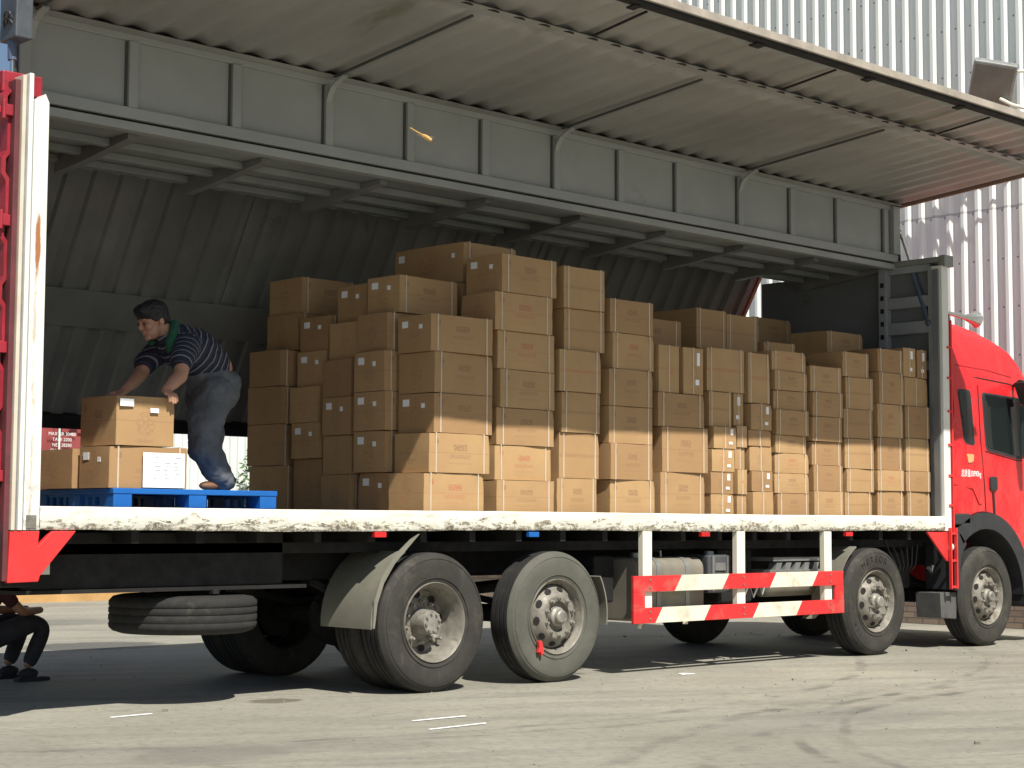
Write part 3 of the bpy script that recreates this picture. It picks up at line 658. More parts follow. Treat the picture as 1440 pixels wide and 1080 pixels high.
MB().prism([(5.02, .82), (5.14, .82), (5.16, .48), (4.98, .38), (4.88, .38), (5.04, .52)], .17, .25).build('tank_bracket', 'tank', T)
sb = MB().box(4.38, 5.10, .2, .5, .93, .965).box(4.33, 5.12, .2, .5, .815, .85)
for i in range(5): sb.prism([(4.42 + i * .145, .85), (4.50 + i * .145, .85), (4.53 + i * .145, .915), (4.45 + i * .145, .915)], .21, .3)
sb.build('heat_shield', 'steel', T)
for q in ((3.75, 4.25, .35, .6, .55, 1.05), (2.05, 2.3, .3, .7, .6, 1.0), (6.25, 6.95, .40, .66, .62, 1.0)): MB().box(*q).build('equipment_box', 'chassis', T, bevel=.02)
b = MB()
for i in range(6): b.tube([(6.35 + .12 * i, .30 + .03 * i, 1.12), (6.40 + .10 * i, .27, .98 + .02 * i), (6.52 + .07 * i, .28, .86), (6.62 + .05 * i, .34, .80)], .008, 6)
b.build('hose_bundle', 'black', T); MB().tube([(6.75, .05, .84), (6.80, .05, .80), (6.83, .05, .86)], .02, 8).build('tow_hook', 'black', T)
# side underrun guard
gd = MB(); ysh = -.03
gd.box(2.18, 5.16, -.035, -.008, .70, .835).box(2.18, 5.17, -.035, -.008, .435, .565)
gd.box(2.18, 2.325, -.035, -.008, .566, .699).box(5.03, 5.165, -.035, -.008, .566, .699)
go = gd.build('side_guard', 'stripe', T, bevel=.0025)
for x in (2.33, 3.59, 4.90):
    MB().box(x, x + .115, -.006, .05, .50, 1.21).build('guard_post', 'white_steel', go, bevel=.004)
for x in (2.385, 3.645, 4.955):
    for z in (.735, .80, .47, .53): MB().lathe([(-.043, .001), (-.043, .008), (-.0345, .008)], (x, 0, z), 'Y', 8).build('bolt', 'steel', go)
# marker lights and small reflectors under the sill
for i, (x, mt_) in enumerate(((-.6, 'redlens'), (.98, 'pallet'), (5.25, 'redlens'), (3.1, 'redlens'))):
    MB().box(x, x + .11, -.01, .03, 1.165, 1.205).build('marker_light', mt_, T, bevel=.004)
# ladder behind the cab
ld_ = MB().box(7.115, 7.135, -.03, -.0, 1.2, 3.42).box(7.135, 7.155, -.05, -.02, .62, 1.25).box(7.03, 7.05, -.05, -.02, .62, 1.25)
for z in (.63, .90, 1.18, 1.47, 1.78, 2.1, 2.45, 2.8, 3.12): ld_.box(7.05, 7.134, -.045 if z < 1.3 else -.028, -.022 if z < 1.3 else -.005, z, z + .022)
ld_.build('side_ladder', 'red_steel', T)
MB().tube([(7.17, .02, 2.2), (7.17, .02, 3.3), (7.15, .02, 3.48), (7.09, .05, 3.55), (7.03, .1, 3.56)], .014, 8).build('air_intake_hose', 'black', T, smooth=True)
MB().ball((7.08, .0, 1.05), .045).build('hose_coupling', 'white_steel', T, smooth=True)
# ---- cab
cab = bpy.data.objects.new('cab', None); COL.objects.link(cab); cab.parent = T; cab.location = (8.2, 1.22, 1.0)
arch = [(7.80 + .92 * math.cos(R(a)), .50 + .92 * math.sin(R(a))) for a in range(8, 126, 6)]
poly = [(7.18, 1.30), (7.18, 3.44), (7.45, 3.47), (7.85, 3.46), (8.15, 3.40), (8.42, 3.29), (8.62, 3.16), (8.78, 3.00), (8.92, 2.78), (9.15, 2.30), (9.30, 1.75), (9.34, 1.2), (9.34, .60), (8.75, .60)] + arch
def cabY(x, z):
    y = .03
    if z > 2.78: y += (z - 2.78) * .22 + max(0, z - 3.2) * .5
    if z > 1.9: y += (z - 1.9) * .03
    if x > 8.7: y += (x - 8.7) * .12
    if x < 7.36: y += .05 * (7.36 - x) / .18
    return y
# shell built as a fine side grid: triangulated polygon faces with inward taper
bm = bmesh.new()
def side(flip):
    vs_ = [bm.verts.new((x, (2.45 - cabY(x, z)) if flip else cabY(x, z), z)) for x, z in poly]
    return vs_
A_, B_ = side(False), side(True)
n = len(poly)
fa = bm.faces.new(A_); fb_ = bm.faces.new(B_[::-1])
for i in range(n): bm.faces.new((A_[i], B_[i], B_[(i + 1) % n], A_[(i + 1) % n]))
for zc in (2.78, 2.2, 3.2, 1.9):
    bmesh.ops.bisect_plane(bm, geom=bm.verts[:] + bm.edges[:] + bm.faces[:], plane_co=(0, 0, zc), plane_no=(0, 0, 1))
for xc in (7.36, 8.7):
    bmesh.ops.bisect_plane(bm, geom=bm.verts[:] + bm.edges[:] + bm.faces[:], plane_co=(xc, 0, 0), plane_no=(1, 0, 0))
for v in bm.verts:
    if v.co.y < 1.2: v.co.y = cabY(v.co.x, v.co.z)
    else: v.co.y = 2.45 - cabY(v.co.x, v.co.z)
bmesh.ops.recalc_face_normals(bm, faces=bm.faces)
me = bpy.data.meshes.new('cab_body'); bm.to_mesh(me); bm.free(); me.materials.append(M['red'])
cb = bpy.data.objects.new('cab_body', me); COL.objects.link(cb); cb.parent = cab; cb.matrix_parent_inverse = Matrix.Translation(-gl(cab))
bv = cb.modifiers.new('b', 'BEVEL'); bv.width = .07; bv.segments = 4; bv.limit_method = 'ANGLE'; bv.angle_limit = R(50)
for p in me.polygons: p.use_smooth = True
me.set_sharp_from_angle(angle=R(35))
def onside(poly2, d0, d1, name, mt, par=cab, bev=.004):   # a panel laid on the cab's near side
    n_ = len(poly2); mb = MB()
    mb.add([(x, cabY(x, z) - d0, z) for x, z in poly2] + [(x, cabY(x, z) - d1, z) for x, z in poly2],
           [tuple(range(n_)), tuple(range(n_, 2 * n_))[::-1]] + [(i, i + n_, (i + 1) % n_ + n_, (i + 1) % n_) for i in range(n_)])
    return mb.build(name, mt, par, bevel=bev)
def rpoly(pts, r=.04, k=4):
    out = []
    for i, p in enumerate(pts):
        p = Vector(p); a = Vector(pts[i - 1]) - p; b_ = Vector(pts[(i + 1) % len(pts)]) - p; a.normalize(); b_.normalize()
        for t in range(k + 1):
            s_ = t / k; out.append(tuple((p + a * r) * (1 - s_) ** 2 + p * 2 * s_ * (1 - s_) + (p + b_ * r) * s_ ** 2))
    return out
onside(rpoly([(7.35, 2.72), (7.61, 2.72), (7.66, 2.12), (7.45, 2.14)], .05), -.01, .004, 'quarter_window', 'black')
onside(rpoly([(7.37, 2.70), (7.60, 2.70), (7.64, 2.14), (7.46, 2.16)], .05), -.01, .008, 'quarter_glass', 'glass')
dw = onside(rpoly([(7.83, 2.71), (8.72, 2.68), (8.98, 2.05), (8.55, 2.00), (7.87, 2.08)], .06), -.01, .004, 'door_window', 'black')
onside(rpoly([(7.86, 2.69), (8.70, 2.66), (8.92, 2.08), (8.55, 2.03), (7.90, 2.11)], .06), -.01, .008, 'door_glass', 'glass')
def seam(pts, w, name, mt='hole', d=.0025):
    mb = MB()
    for (x0, z0), (x1, z1) in zip(pts, pts[1:]):
        mb.bar((x0, cabY(x0, z0) - d, z0), (x1, cabY(x1, z1) - d, z1), .006, w, (0, 0, 1) if abs(x1 - x0) > abs(z1 - z0) else (1, 0, 0))
    return mb.build(name, mt, cab)
seam([(7.22, 2.86), (7.8, 2.86), (8.4, 2.83), (8.84, 2.78)], .012, 'roof_seam')
seam([(7.40, 2.98), (8.0, 2.96), (8.5, 2.91)], .006, 'roof_crease', 'red_old')
seam([(7.76, 2.78), (7.77, 2.2), (7.82, 1.7), (7.84, 1.43)], .010, 'door_seam')
seam([(7.24, 1.45), (7.22, 2.0), (7.30, 2.5), (7.30, 2.84)], .006, 'rear_seam', 'red_old')
seam([(7.86, 2.07), (8.55, 1.985), (9.0, 2.03)], .010, 'window_rubber')
onside(rpoly([(7.25, 1.73), (7.62, 1.72), (7.72, 1.62), (7.76, 1.50), (7.70, 1.50), (7.58, 1.66), (7.27, 1.70)], .01, 2), -.01, .012, 'pressed_ridge', 'red')
dh = onside(rpoly([(7.92, 1.80), (8.06, 1.80), (8.06, 1.65), (7.92, 1.65)], .03), -.01, .02, 'door_handle', 'black')
onside([(7.97, 1.64), (8.01, 1.64), (8.03, 1.40), (7.99, 1.40)], -.005, .008, 'handle_recess', 'hole')
onside(rpoly([(7.48, 2.03), (7.62, 2.03), (7.60, 1.95), (7.50, 1.93)], .02, 2), -.01, .012, 'turn_lamp', mat('amber_cream_lamp', (.75, .40, .18), .3), bev=.004)
text('总质量30990kg', .085, Vector((7.56, cabY(7.4, 1.82) - .003, 1.82)), ROT_NEAR, 'paper', 'door_lettering', cab, .001, sx=.72)
# mirrors
mr = MB().prism([(8.28, 2.83), (8.62, 2.83), (8.68, 2.60), (8.42, 2.60)], -.24, -.06).build('mirror', 'black', cab, bevel=.02)
MB().tube([(8.5, .08, 2.8), (8.45, -.05, 2.86), (8.45, -.15, 2.83)], .018, 8).tube([(8.9, .1, 2.8), (8.6, -.10, 2.84)], .02, 8).build('mirror_arm', 'black', cab, smooth=True)
mg = MB().box(8.46, 8.54, -.25, -.03, 2.02, 2.60).build('mirror_glass', mat('mirror_pane', (.10, .16, .15), .15, .5), cab, bevel=.015)
# arch trim and inner dark wheel housing
def arcband(cx, cz_, r0, r1, a0, a1, y0, y1, name, mt, n_=26):
    mb = MB()
    for i in range(n_):
        t0, t1 = R(a0 + (a1 - a0) * i / n_), R(a0 + (a1 - a0) * (i + 1) / n_)
        mb.prism([(cx + r0 * math.cos(t0), cz_ + r0 * math.sin(t0)), (cx + r1 * math.cos(t0), cz_ + r1 * math.sin(t0)), (cx + r1 * math.cos(t1), cz_ + r1 * math.sin(t1)), (cx + r0 * math.cos(t1), cz_ + r0 * math.sin(t1))], y0, y1)
    return mb.build(name, mt, cab)
arcband(7.80, .50, .74, .915, 2, 128, .0, .5, 'wheel_arch_trim', 'black')
MB().box(7.16, 7.5, .0, .4, 1.28, 1.40).build('arch_end', 'black', cab, bevel=.02)
MB().prism([(7.17, 1.20), (7.30, 1.20), (7.42, 1.08), (7.30, .95), (7.27, .60), (7.17, .60)], .0, .36).build('rear_guard', 'black', cab, bevel=.015)
MB().prism([(6.98, .58), (7.30, .58), (7.28, .30), (7.00, .32)], .06, .36).build('mud_flap', mat('mud_flap_grey', (.09, .09, .085), .8, 0, .3, 5), T, bevel=.006)
MB().box(8.75, 9.36, .0, 2.45, .38, .62).build('bumper', 'black', cab, bevel=.03)
MB().prism([(9.12, 2.22), (8.90, 2.76), (8.93, 2.79), (9.16, 2.24)], .2, 2.25).build('windscreen', 'glass', cab)
# air horns on the roof
hn = MB().tube([(7.42, .42, 3.60), (7.7, .40, 3.59), (8.05, .38, 3.565), (8.18, .37, 3.56), (8.26, .37, 3.555)], [.02, .022, .03, .06, .095], 20)
hn.build('air_horn', 'chrome', cab, smooth=True)
MB().tube([(7.45, .42, 3.46), (7.45, .42, 3.585)], .010, 8).tube([(8.0, .38, 3.40), (8.0, .38, 3.55)], .010, 8).lathe([(-.03, .085), (-.02, .095), (.0, .08), (.0, .01)], (7.42, .44, 3.60), 'Y', 24).build('horn_mount', 'steel', cab, smooth=True)
MB().tube([(8.60, .38, 3.10), (8.60, .38, 3.24)], .035, 10).build('roof_lamp', 'orange', cab, smooth=True)

# ------------------------------------------------------------ cartons
CM = {}
def carton_mesh(w, d, h, kind):
    key = (round(w, 2), round(d, 2), round(h, 2), kind, random.randrange(4))
    if key in CM: return CM[key]
    w, d, h = key[:3]; me = bpy.data.meshes.new('carton'); bm = bmesh.new(); q = []
    # body with slight bulge : 4x2x3 grid faces per side
    def face(o_, a, b, na, nb, mi, bul):
        uvl = bm.loops.layers.uv.verify(); vv = []
        nrm = Vector(a).cross(Vector(b)).normalized()
        for j in range(nb + 1):
            for i in range(na + 1):
                u_, v_ = i / na, j / nb; e = 16 * u_ * (1 - u_) * v_ * (1 - v_)
                vv.append(bm.verts.new(Vector(o_) + Vector(a) * u_ + Vector(b) * v_ + nrm * bul * e))
        for j in range(nb):
            for i in range(na):
                ids = [(i, j), (i + 1, j), (i + 1, j + 1), (i, j + 1)]
                f_ = bm.faces.new([vv[b2 * (na + 1) + a2] for a2, b2 in ids]); f_.material_index = mi; f_.smooth = True
                for lp, (a2, b2) in zip(f_.loops, ids): lp[uvl].uv = (a2 / na, b2 / nb)
    fr = {'A': 0, 'T': 1, 'E': 2}[kind]; sd = 2 if kind != 'E' else 0
    x0, x1, y0, y1 = -w / 2, w / 2, -d / 2, d / 2
    face((x0, y0, 0), (w, 0, 0), (0, 0, h), 4, 4, fr, .004); face((x1, y1, 0), (-w, 0, 0), (0, 0, h), 4, 4, fr, .004)
    face((x0, y1, 0), (0, -d, 0), (0, 0, h), 4, 4, sd, .003); face((x1, y0, 0), (0, d, 0), (0, 0, h), 4, 4, sd, .003)
    face((x0, y0, h), (w, 0, 0), (0, d, 0), 4, 4, 3, -.003); face((x0, y1, 0), (w, 0, 0), (0, -d, 0), 4, 4, 3, 0)
    bmesh.ops.remove_doubles(bm, verts=bm.verts, dist=.0005)
    for v in bm.verts:
        cx_ = abs(abs(v.co.x) - w / 2) < .01; cy2 = abs(abs(v.co.y) - d / 2) < .01; cz2 = v.co.z < .01 or v.co.z > h - .01
        if cx_ + cy2 + cz2 < 2: v.co += Vector((random.uniform(-1, 1) * .0035 * cx_, random.uniform(-.4, 1) * -.0035 * cy2 * (1 if v.co.y < 0 else -1), -.004 * random.random() * (v.co.z > h - .01)))
        elif cx_ + cy2 + cz2 == 3 and v.co.z > h / 2 and random.random() < .3: v.co += Vector((-.007 * (1 if v.co.x > 0 else -1), .006 * (1 if v.co.y < 0 else -1), -.006))
        elif cx_ + cy2 + cz2 == 2: v.co += Vector((random.uniform(-.002, .002) * cx_, random.uniform(-.002, .002) * cy2, -.003 * random.random() * (v.co.z > h - .01)))
    bm.to_mesh(me); bm.free()
    me.set_sharp_from_angle(angle=R(40))
    for s_ in ('c_front', 'c_tape', 'c_side', 'c_plain'): me.materials.append(M[s_])
    # straps: two bands around the carton
    sm_ = []
    for u_ in ((.11, .90) if kind != 'E' else (.5,)):
        x = x0 + w * u_; e = .0065; sb_ = MB()
        sb_.box(x - .006, x + .006, y0 - e, y0 - .001, -.0, h + .003).box(x - .006, x + .006, y1 + .001, y1 + e, -.0, h + .003).box(x - .006, x + .006, y0 - e, y1 + e, h + .0005, h + .0035)
        m2 = bpy.data.meshes.new('strap'); m2.from_pydata(sb_.v, [], sb_.f); m2.materials.append(M['strap']); sm_.append(m2)
    lb = MB().box(x0 - .0055, x0 - .0035, y1 - .13, y1 - .055, h * .68, h * .86); l2 = MB().box(x0 - .0055, x0 - .0035, y0 + .10, y0 + .14, h * .62, h * .74)
    lm = []
    for z_ in (lb, l2):
        m3 = bpy.data.meshes.new('shipping_label'); m3.from_pydata(z_.v, [], z_.f); m3.materials.append(M['paper']); lm.append(m3)
    fl_ = MB().box(x1 - .09, x1 - .05, y0 - .0065, y0 - .0045, h * .62, h * .90); f2 = MB().box(x1 - .11, x1 - .06, y0 - .0065, y0 - .0045, h * .2, h * .32); fm = []
    for z_ in (fl_, f2):
        m3 = bpy.data.meshes.new('shipping_label'); m3.from_pydata(z_.v, [], z_.f); m3.materials.append(M['paper']); fm.append(m3)
    CM[key] = (me, sm_, lm, fm); return CM[key]
def carton(x0, x1, y0, y1, z0, z1, label, kind='A', group=None, straps=True, labels=0, jx=.018, rot=1.2):
    g_ = .022; w, d, h = x1 - x0 - g_, y1 - y0 - g_, z1 - z0 - .002
    me, sm_, lm, fm = carton_mesh(w, d, h, kind); w2, h2 = round(w, 2), round(h, 2)
    o_ = bpy.data.objects.new('carton', me); COL.objects.link(o_)
    o_.location = ((x0 + x1) / 2 + random.uniform(-jx, jx), (y0 + y1) / 2 + random.uniform(-jx, jx), z0)
    o_.scale = (1, 1, (z1 - z0 - .003) / round(h, 2)); o_.rotation_euler = (0, 0, R(random.uniform(-rot, rot)))
    tag(o_, label, 'carton', group)
    ch = []
    if straps: ch += [('strap', q) for q in sm_]
    if labels & 1: ch += [('shipping_label', q) for q in lm]
    if labels & 2: ch += [('shipping_label', q) for q in fm]
    for nm, q in ch:
        c_ = bpy.data.objects.new(nm, q); COL.objects.link(c_); c_.parent = o_
    return o_
FL = 1.348
ORD = ['top', 'second', 'third', 'fourth', 'fifth', 'sixth', 'seventh', 'eighth']
def stack(x0, x1, y0, y1, zs, desc, kinds='A', group='cartons loaded in the truck', lab=None, shift=None, gap=0, n_vis=None, rot=2.6):
    """zs descending tops; last value is the base"""
    for i in range(len(zs) - 1):
        k = kinds[min(i, len(kinds) - 1)]; dx = (shift[i] if shift else 0)
        where = ('topmost carton ' if i == 0 else 'bottom carton ' if i == len(zs) - 2 else ORD[i] + ' carton down ')
        lb = lab[min(i, len(lab) - 1)] if lab else 0
        carton(x0 + dx, x1 + dx, y0, y1, zs[i + 1], zs[i], where + desc, k, group, True, lb, rot=rot)
# near-side front row, rear to front (x along the truck)
stack(.04, .69, .12, .55, [2.89, 2.60, 2.28, 1.97, 1.66, FL], 'in the rear end near-side stack, at the corner of the load', 'A', lab=[1, 0, 1, 0, 0], shift=[0, .03, .0, -.03, -.07])
stack(.75, 1.41, .13, .56, [3.44, 3.13, 2.82, 2.51, 2.20, 1.90, 1.62, FL], 'in the tallest front stack, seven cartons high', 'A', lab=[1, 0], shift=[0, -.03, .01, .01, .0, -.02, -.03])
stack(1.50, 2.00, .14, .56, [3.42, 3.07, 2.72, 2.37, 2.03, 1.65, FL], 'in the narrow taped stack right of the tallest stack', 'TTTTTA', shift=[.02, .03, -.02, -.02, -.04, -.08])
stack(2.05, 2.62, .12, .55, [3.20, 2.91, 2.60, 2.28, 1.96, 1.65, FL], 'in the six-high stack right of the narrow taped stack', 'A', shift=[0, .03, 0, 0, 0, .03])
for xx, nm in ((2.70, 'left'), (3.01, 'right')):
    carton(xx, xx + .295, .13, .56, 2.43, 2.85, nm + ' one of two tall cartons standing on end side by side', 'E', 'cartons loaded in the truck', True, 2 if nm == 'right' else 0)
stack(2.68, 3.31, .12, .55, [2.428, 2.13, 1.73, FL], 'in the stack under the two upright end-on cartons', 'A', shift=[0, .04, .02])
stack(3.38, 3.92, .16, .58, [2.88, 2.48], 'of wide taped face, on the narrow stack of small cartons', 'T')
stack(3.40, 3.74, .13, .55, [2.478, 2.16, 1.96, 1.75, 1.55, FL], 'in the narrow stack of small cartons with twin white labels', 'TEEEE', lab=[0, 2, 2, 2, 2])
stack(3.76, 3.92, .14, .56, [2.478, 2.18, 1.98, 1.78, 1.55, FL], 'in the slim stack right of the twin-labelled small cartons', 'E', lab=[2, 0])
stack(3.94, 4.28, .14, .56, [2.87, 2.40], 'standing tall between the wide taped carton and the small stacks', 'T')
stack(3.94, 4.28, .12, .54, [2.398, 2.15, 2.00, 1.77, 1.58, FL], 'in the small-carton stack under the tall upright carton', 'E', lab=[2, 0, 0, 2, 0])
stack(4.34, 4.86, .13, .56, [2.92, 2.73, 2.545, 2.36, 2.12, 1.95, 1.76, 1.57, FL], 'in the flat-carton stack, eight thin cartons high', 'A')
stack(4.89, 5.39, .12, .56, [2.81, 2.56, 2.32, 2.08, 1.85, 1.60, FL], 'in the six-high stack with red printing beside the flat cartons', 'A')
stack(5.44, 5.93, .14, .56, [2.99, 2.74, 2.42, 2.13, 1.83, 1.60, FL], 'in the six-high stack third from the front bulkhead', 'AT', shift=[0, .04, 0, 0, 0, 0])
stack(6.00, 6.46, .12, .56, [3.06, 2.82, 2.50, 2.16, 1.83, 1.62, FL], 'in the second stack from the front post', 'A')
stack(6.49, 6.72, .14, .56, [3.10, 2.80], 'upright with white labels, first of two near the front post', 'E', lab=[2])
stack(6.75, 6.95, .14, .56, [3.10, 2.80], 'upright with white labels, touching the front post', 'E', lab=[2])
stack(6.49, 6.95, .12, .56, [2.798, 2.50, 2.17, 1.83, 1.62, FL], 'in the stack against the front post', 'EATAA')
# rear end face of the load, going deeper into the truck (away from the viewer)
stack(-.04, .62, .58, .98, [3.24, 2.94, 2.63, 2.31, 2.0, 1.67, FL], 'in the second stack from the near side at the load rear end', 'A', lab=[1, 0, 1, 1, 1], shift=[.10, .04, 0, 0, .02, .03])
stack(-.02, .60, 1.02, 1.42, [3.22, 2.91, 2.60, 2.29, 1.98, 1.66, FL], 'in the middle stack at the load rear end', 'A', lab=[1, 0, 0, 1, 0], shift=[.12, .08, .02, 0, .02, 0])
stack(.0, .62, 1.46, 1.86, [2.99, 2.70, 2.40, 2.1, 1.8, FL], 'in the fourth stack from the near side at the load rear end', 'A', lab=[1, 1, 0, 1, 0], shift=[.06, .05, 0, 0, 0])
stack(.10, .72, 1.88, 2.36, [3.36, 3.05, 2.73], 'of the far corner stack at the load rear end, set back', 'A')
stack(-.08, .56, 1.90, 2.38, [2.728, 2.42, 2.10, 1.75, FL], 'of the far corner stack at the load rear end, lower part', 'A')
# inner rows whose tops show above the front row
stack(.80, 1.44, .62, 1.50, [3.60, 3.26, 2.92, 2.55, 2.1, 1.7, FL], 'of the tall inner stack behind the tallest front stack', 'A', lab=[1, 0])
stack(2.80, 3.60, .62, 1.06, [3.16, 2.84, 2.5, 2.1, 1.7, FL], 'of the inner stack behind the two upright end-on cartons', 'A')
stack(3.86, 4.34, .70, 1.30, [3.33, 2.95, 2.5, 2.1, 1.7, FL], 'of the inner taped stack, behind the wide taped carton', 'T')
stack(4.36, 4.84, .70, 1.30, [3.31, 2.95, 2.5, 2.1, 1.7, FL], 'of the inner taped stack, behind the flat cartons', 'T')
stack(4.86, 5.36, .66, 1.12, [3.08, 2.76, 2.4, 2.1, 1.7, FL], 'of the inner stack behind the red-printed cartons', 'A')
stack(5.42, 5.96, .66, 1.12, [2.98, 2.7, 2.4, 2.1, 1.7, FL], 'of the inner stack behind the third stack from the bulkhead', 'A', lab=[1, 0])
stack(6.10, 6.75, .80, 1.30, [3.30, 3.04, 2.7, 2.4, 2.1, 1.7, FL], 'of the inner stack by the bulkhead frame', 'A', lab=[0, 1, 1, 0])
stack(6.05, 6.72, 1.75, 2.2, [3.52, 3.24, 2.9, 2.5, 2.1, 1.7, FL], 'of the far inner stack against the bulkhead', 'A')
stack(2.10, 2.72, 1.1, 1.55, [3.02, 2.7, 2.4, 2.1, 1.7, FL], 'of the dark inner stack behind the six-high front stack', 'A')

# pallet with three cartons and the paper sheet
PX0, PX1, PY0, PY1 = -2.70, -1.38, .13, 1.17
pl = empty('plastic_pallet', (PX0, PY0, FL), 'blue plastic pallet on the truck floor near the rear post', 'pallet')
pk = MB().box(PX0, PX1, PY0, PY1, 1.455, 1.492)
for i in range(3): pk.box(PX0 + .01, PX1 - .01, PY0 + .01 + i * .46, PY0 + .11 + i * .46, FL + .002, FL + .018)
pk.build('pallet_deck', 'pallet', pl, bevel=.005)
for ix in range(3):
    for iy in range(3):
        x = PX0 + .005 + ix * (PX1 - PX0 - .15) / 2; y = PY0 + .005 + iy * (PY1 - PY0 - .15) / 2
        MB().box(x, x + .14, y, y + .14, FL + .018, 1.4548).build('pallet_block', 'pallet', pl, bevel=.004)
    x = PX0 + .005 + ix * (PX1 - PX0 - .15) / 2; pk = MB().box(x + .01, x + .045, PY0 + .146, PY1 - .15, 1.436, 1.4546).box(x + .01, x + .045, PY0 + .146, PY1 - .15, FL + .019, FL + .032)
    for q in range(8): pk.box(x + .01, x + .045, PY0 + .16 + q * .095, PY0 + .20 + q * .095, FL + .0322, 1.4358)
    pk.build('pallet_rib', 'pallet', pl)
GP = 'cartons on the blue pallet'
c1 = carton(-2.73, -2.11, .15, .55, 1.494, 1.775, 'carton on the blue pallet with a white paper sheet and red seal on its front', 'A', GP, True, 1, 0, 0)
c2 = carton(-2.70, -2.225, .14, .60, 1.777, 2.11, 'carton the striped-shirt man holds, on top of the pallet load', 'E', GP, False, 0, 0, 1.5)
carton(-2.76, -2.12, .58, 1.12, 1.494, 1.765, 'carton at the far side of the pallet behind the papered one', 'A', GP)
def card(par, x0, x1, z0, z1, y, name='shipping_label', mt='paper'):
    o_ = MB().box(x0, x1, y - .003, y, z0, z1).build(name, mt, par); o_.parent = par; o_.matrix_parent_inverse = Matrix.Translation(-par.location); return o_
card(c2, -2.67, -2.565, 2.035, 2.085, .133); card(c2, -2.435, -2.37, 2.00, 2.03, .133)
ps = card(c1, -2.475, -2.15, 1.50, 1.735, .139, 'paper_sheet')
k = MB()
for z in (1.70, 1.665, 1.64, 1.615, 1.59, 1.56): 
    for j in range(3):
        x = -2.40 + j * .08 + random.uniform(0, .02); k.box(x, x + random.uniform(.02, .05), .1345, .1355, z, z + .005)
k = k.build('handwriting', mat('grey_ink', (.35, .38, .45), .8), c1); k.matrix_parent_inverse = Matrix.Translation(-c1.location)
# ------------------------------------------------------------ people
def skin_obj(name, verts, edges, radii, mt, parent=None, sub=2, root=0, uvfun=None):
    me = bpy.data.meshes.new(name); me.from_pydata([tuple(v) for v in verts], edges, [])
    o_ = bpy.data.objects.new('tmp', me); COL.objects.link(o_)
    o_.modifiers.new('sk', 'SKIN'); sv = me.skin_vertices[0].data
    for i, r in enumerate(radii):
        sv[i].radius = r if isinstance(r, (tuple, list)) else (r, r); sv[i].use_root = (i == root)
    sb_ = o_.modifiers.new('ss', 'SUBSURF'); sb_.levels = sub; sb_.render_levels = sub
    bpy.context.view_layer.update()
    m2 = bpy.data.meshes.new_from_object(o_.evaluated_get(bpy.context.evaluated_depsgraph_get()))
    bpy.data.objects.remove(o_); m2.materials.clear(); m2.materials.append(M[mt])
    for p in m2.polygons: p.use_smooth = True
    if uvfun:
        ul = m2.uv_layers.new(name='UVMap')
        for lp in m2.loops: ul.data[lp.index].uv = uvfun(m2.vertices[lp.vertex_index].co)
    r_ = bpy.data.objects.new(name, m2); COL.objects.link(r_); r_.parent = parent
    if parent is not None: r_.matrix_parent_inverse = Matrix.Translation(-gl(parent))
    return r_
def chain(V, E, RR, pts, rs, link=None):
    i0 = len(V)
    for j, (p, r) in enumerate(zip(pts, rs)):
        V.append(p); RR.append(r)
        if j: E.append((i0 + j - 1, i0 + j))
        elif link is not None: E.append((link, i0))
    return len(V) - 1
man = empty('person', (-1.5, .65, 1.495), 'man in navy striped polo and grey trousers bending over the pallet carton', 'person')
class Blob:      # union of tapered capsules and ellipsoids, merged into one continuous skin by a voxel remesh
    def __init__(s): s.bm = bmesh.new()
    def ball(s, c, r, rot=None, sub=3):
        r = r if isinstance(r, (tuple, list)) else (r, r, r); mm = Matrix.Translation(c) @ (rot.to_4x4() if rot else Matrix.Identity(4)) @ Matrix.Diagonal((*r, 1))
        bmesh.ops.create_icosphere(s.bm, subdivisions=sub, radius=1, matrix=mm); return s
    def limb(s, pts, rs, sq=1.0):
        for (p, r), (q, t) in zip(zip(pts, rs), list(zip(pts, rs))[1:]):
            p, q = Vector(p), Vector(q); d = q - p; mm = Matrix.Translation((p + q) / 2) @ d.to_track_quat('Z', 'Y').to_matrix().to_4x4()
            bmesh.ops.create_cone(s.bm, cap_ends=True, segments=20, radius1=r, radius2=t, depth=d.length, matrix=mm)
        for p, r in zip(pts, rs): s.ball(p, r)
        return s
    def build(s, name, mt, parent, voxel=.008, smooth=4):
        me = bpy.data.meshes.new(name); s.bm.to_mesh(me); s.bm.free(); me.materials.append(M[mt]); o_ = bpy.data.objects.new(name, me); COL.objects.link(o_); o_.parent = parent
        o_.matrix_parent_inverse = Matrix.Translation(-gl(parent))
        q = o_.modifiers.new('merge', 'REMESH'); q.mode = 'VOXEL'; q.voxel_size = voxel; q.use_smooth_shade = True
        q = o_.modifiers.new('relax', 'SMOOTH'); q.factor = .5; q.iterations = smooth; return o_
tw = bpy.data.textures.new('fold_noise', 'CLOUDS'); tw.noise_scale = .10
def folds(o_, st=.02):
    d_ = o_.modifiers.new('folds', 'DISPLACE'); d_.texture = tw; d_.strength = st; d_.mid_level = .5; return o_
HC = Vector((-2.125, .62, 2.685)); HR = Matrix.Rotation(R(-24), 3, 'Y')
hp = lambda x, y, z: HC + HR @ Vector((x, y, z))
bd = Blob()
bd.limb([(-1.60, .66, 2.26), (-1.66, .66, 2.38), (-1.78, .64, 2.48), (-1.92, .63, 2.53)], [.13, .140, .15, .13])
bd.ball((-1.56, .66, 2.39), .118)
bd.limb([(-1.92, .625, 2.55), tuple(hp(.03, 0, -.05))], [.075, .062])
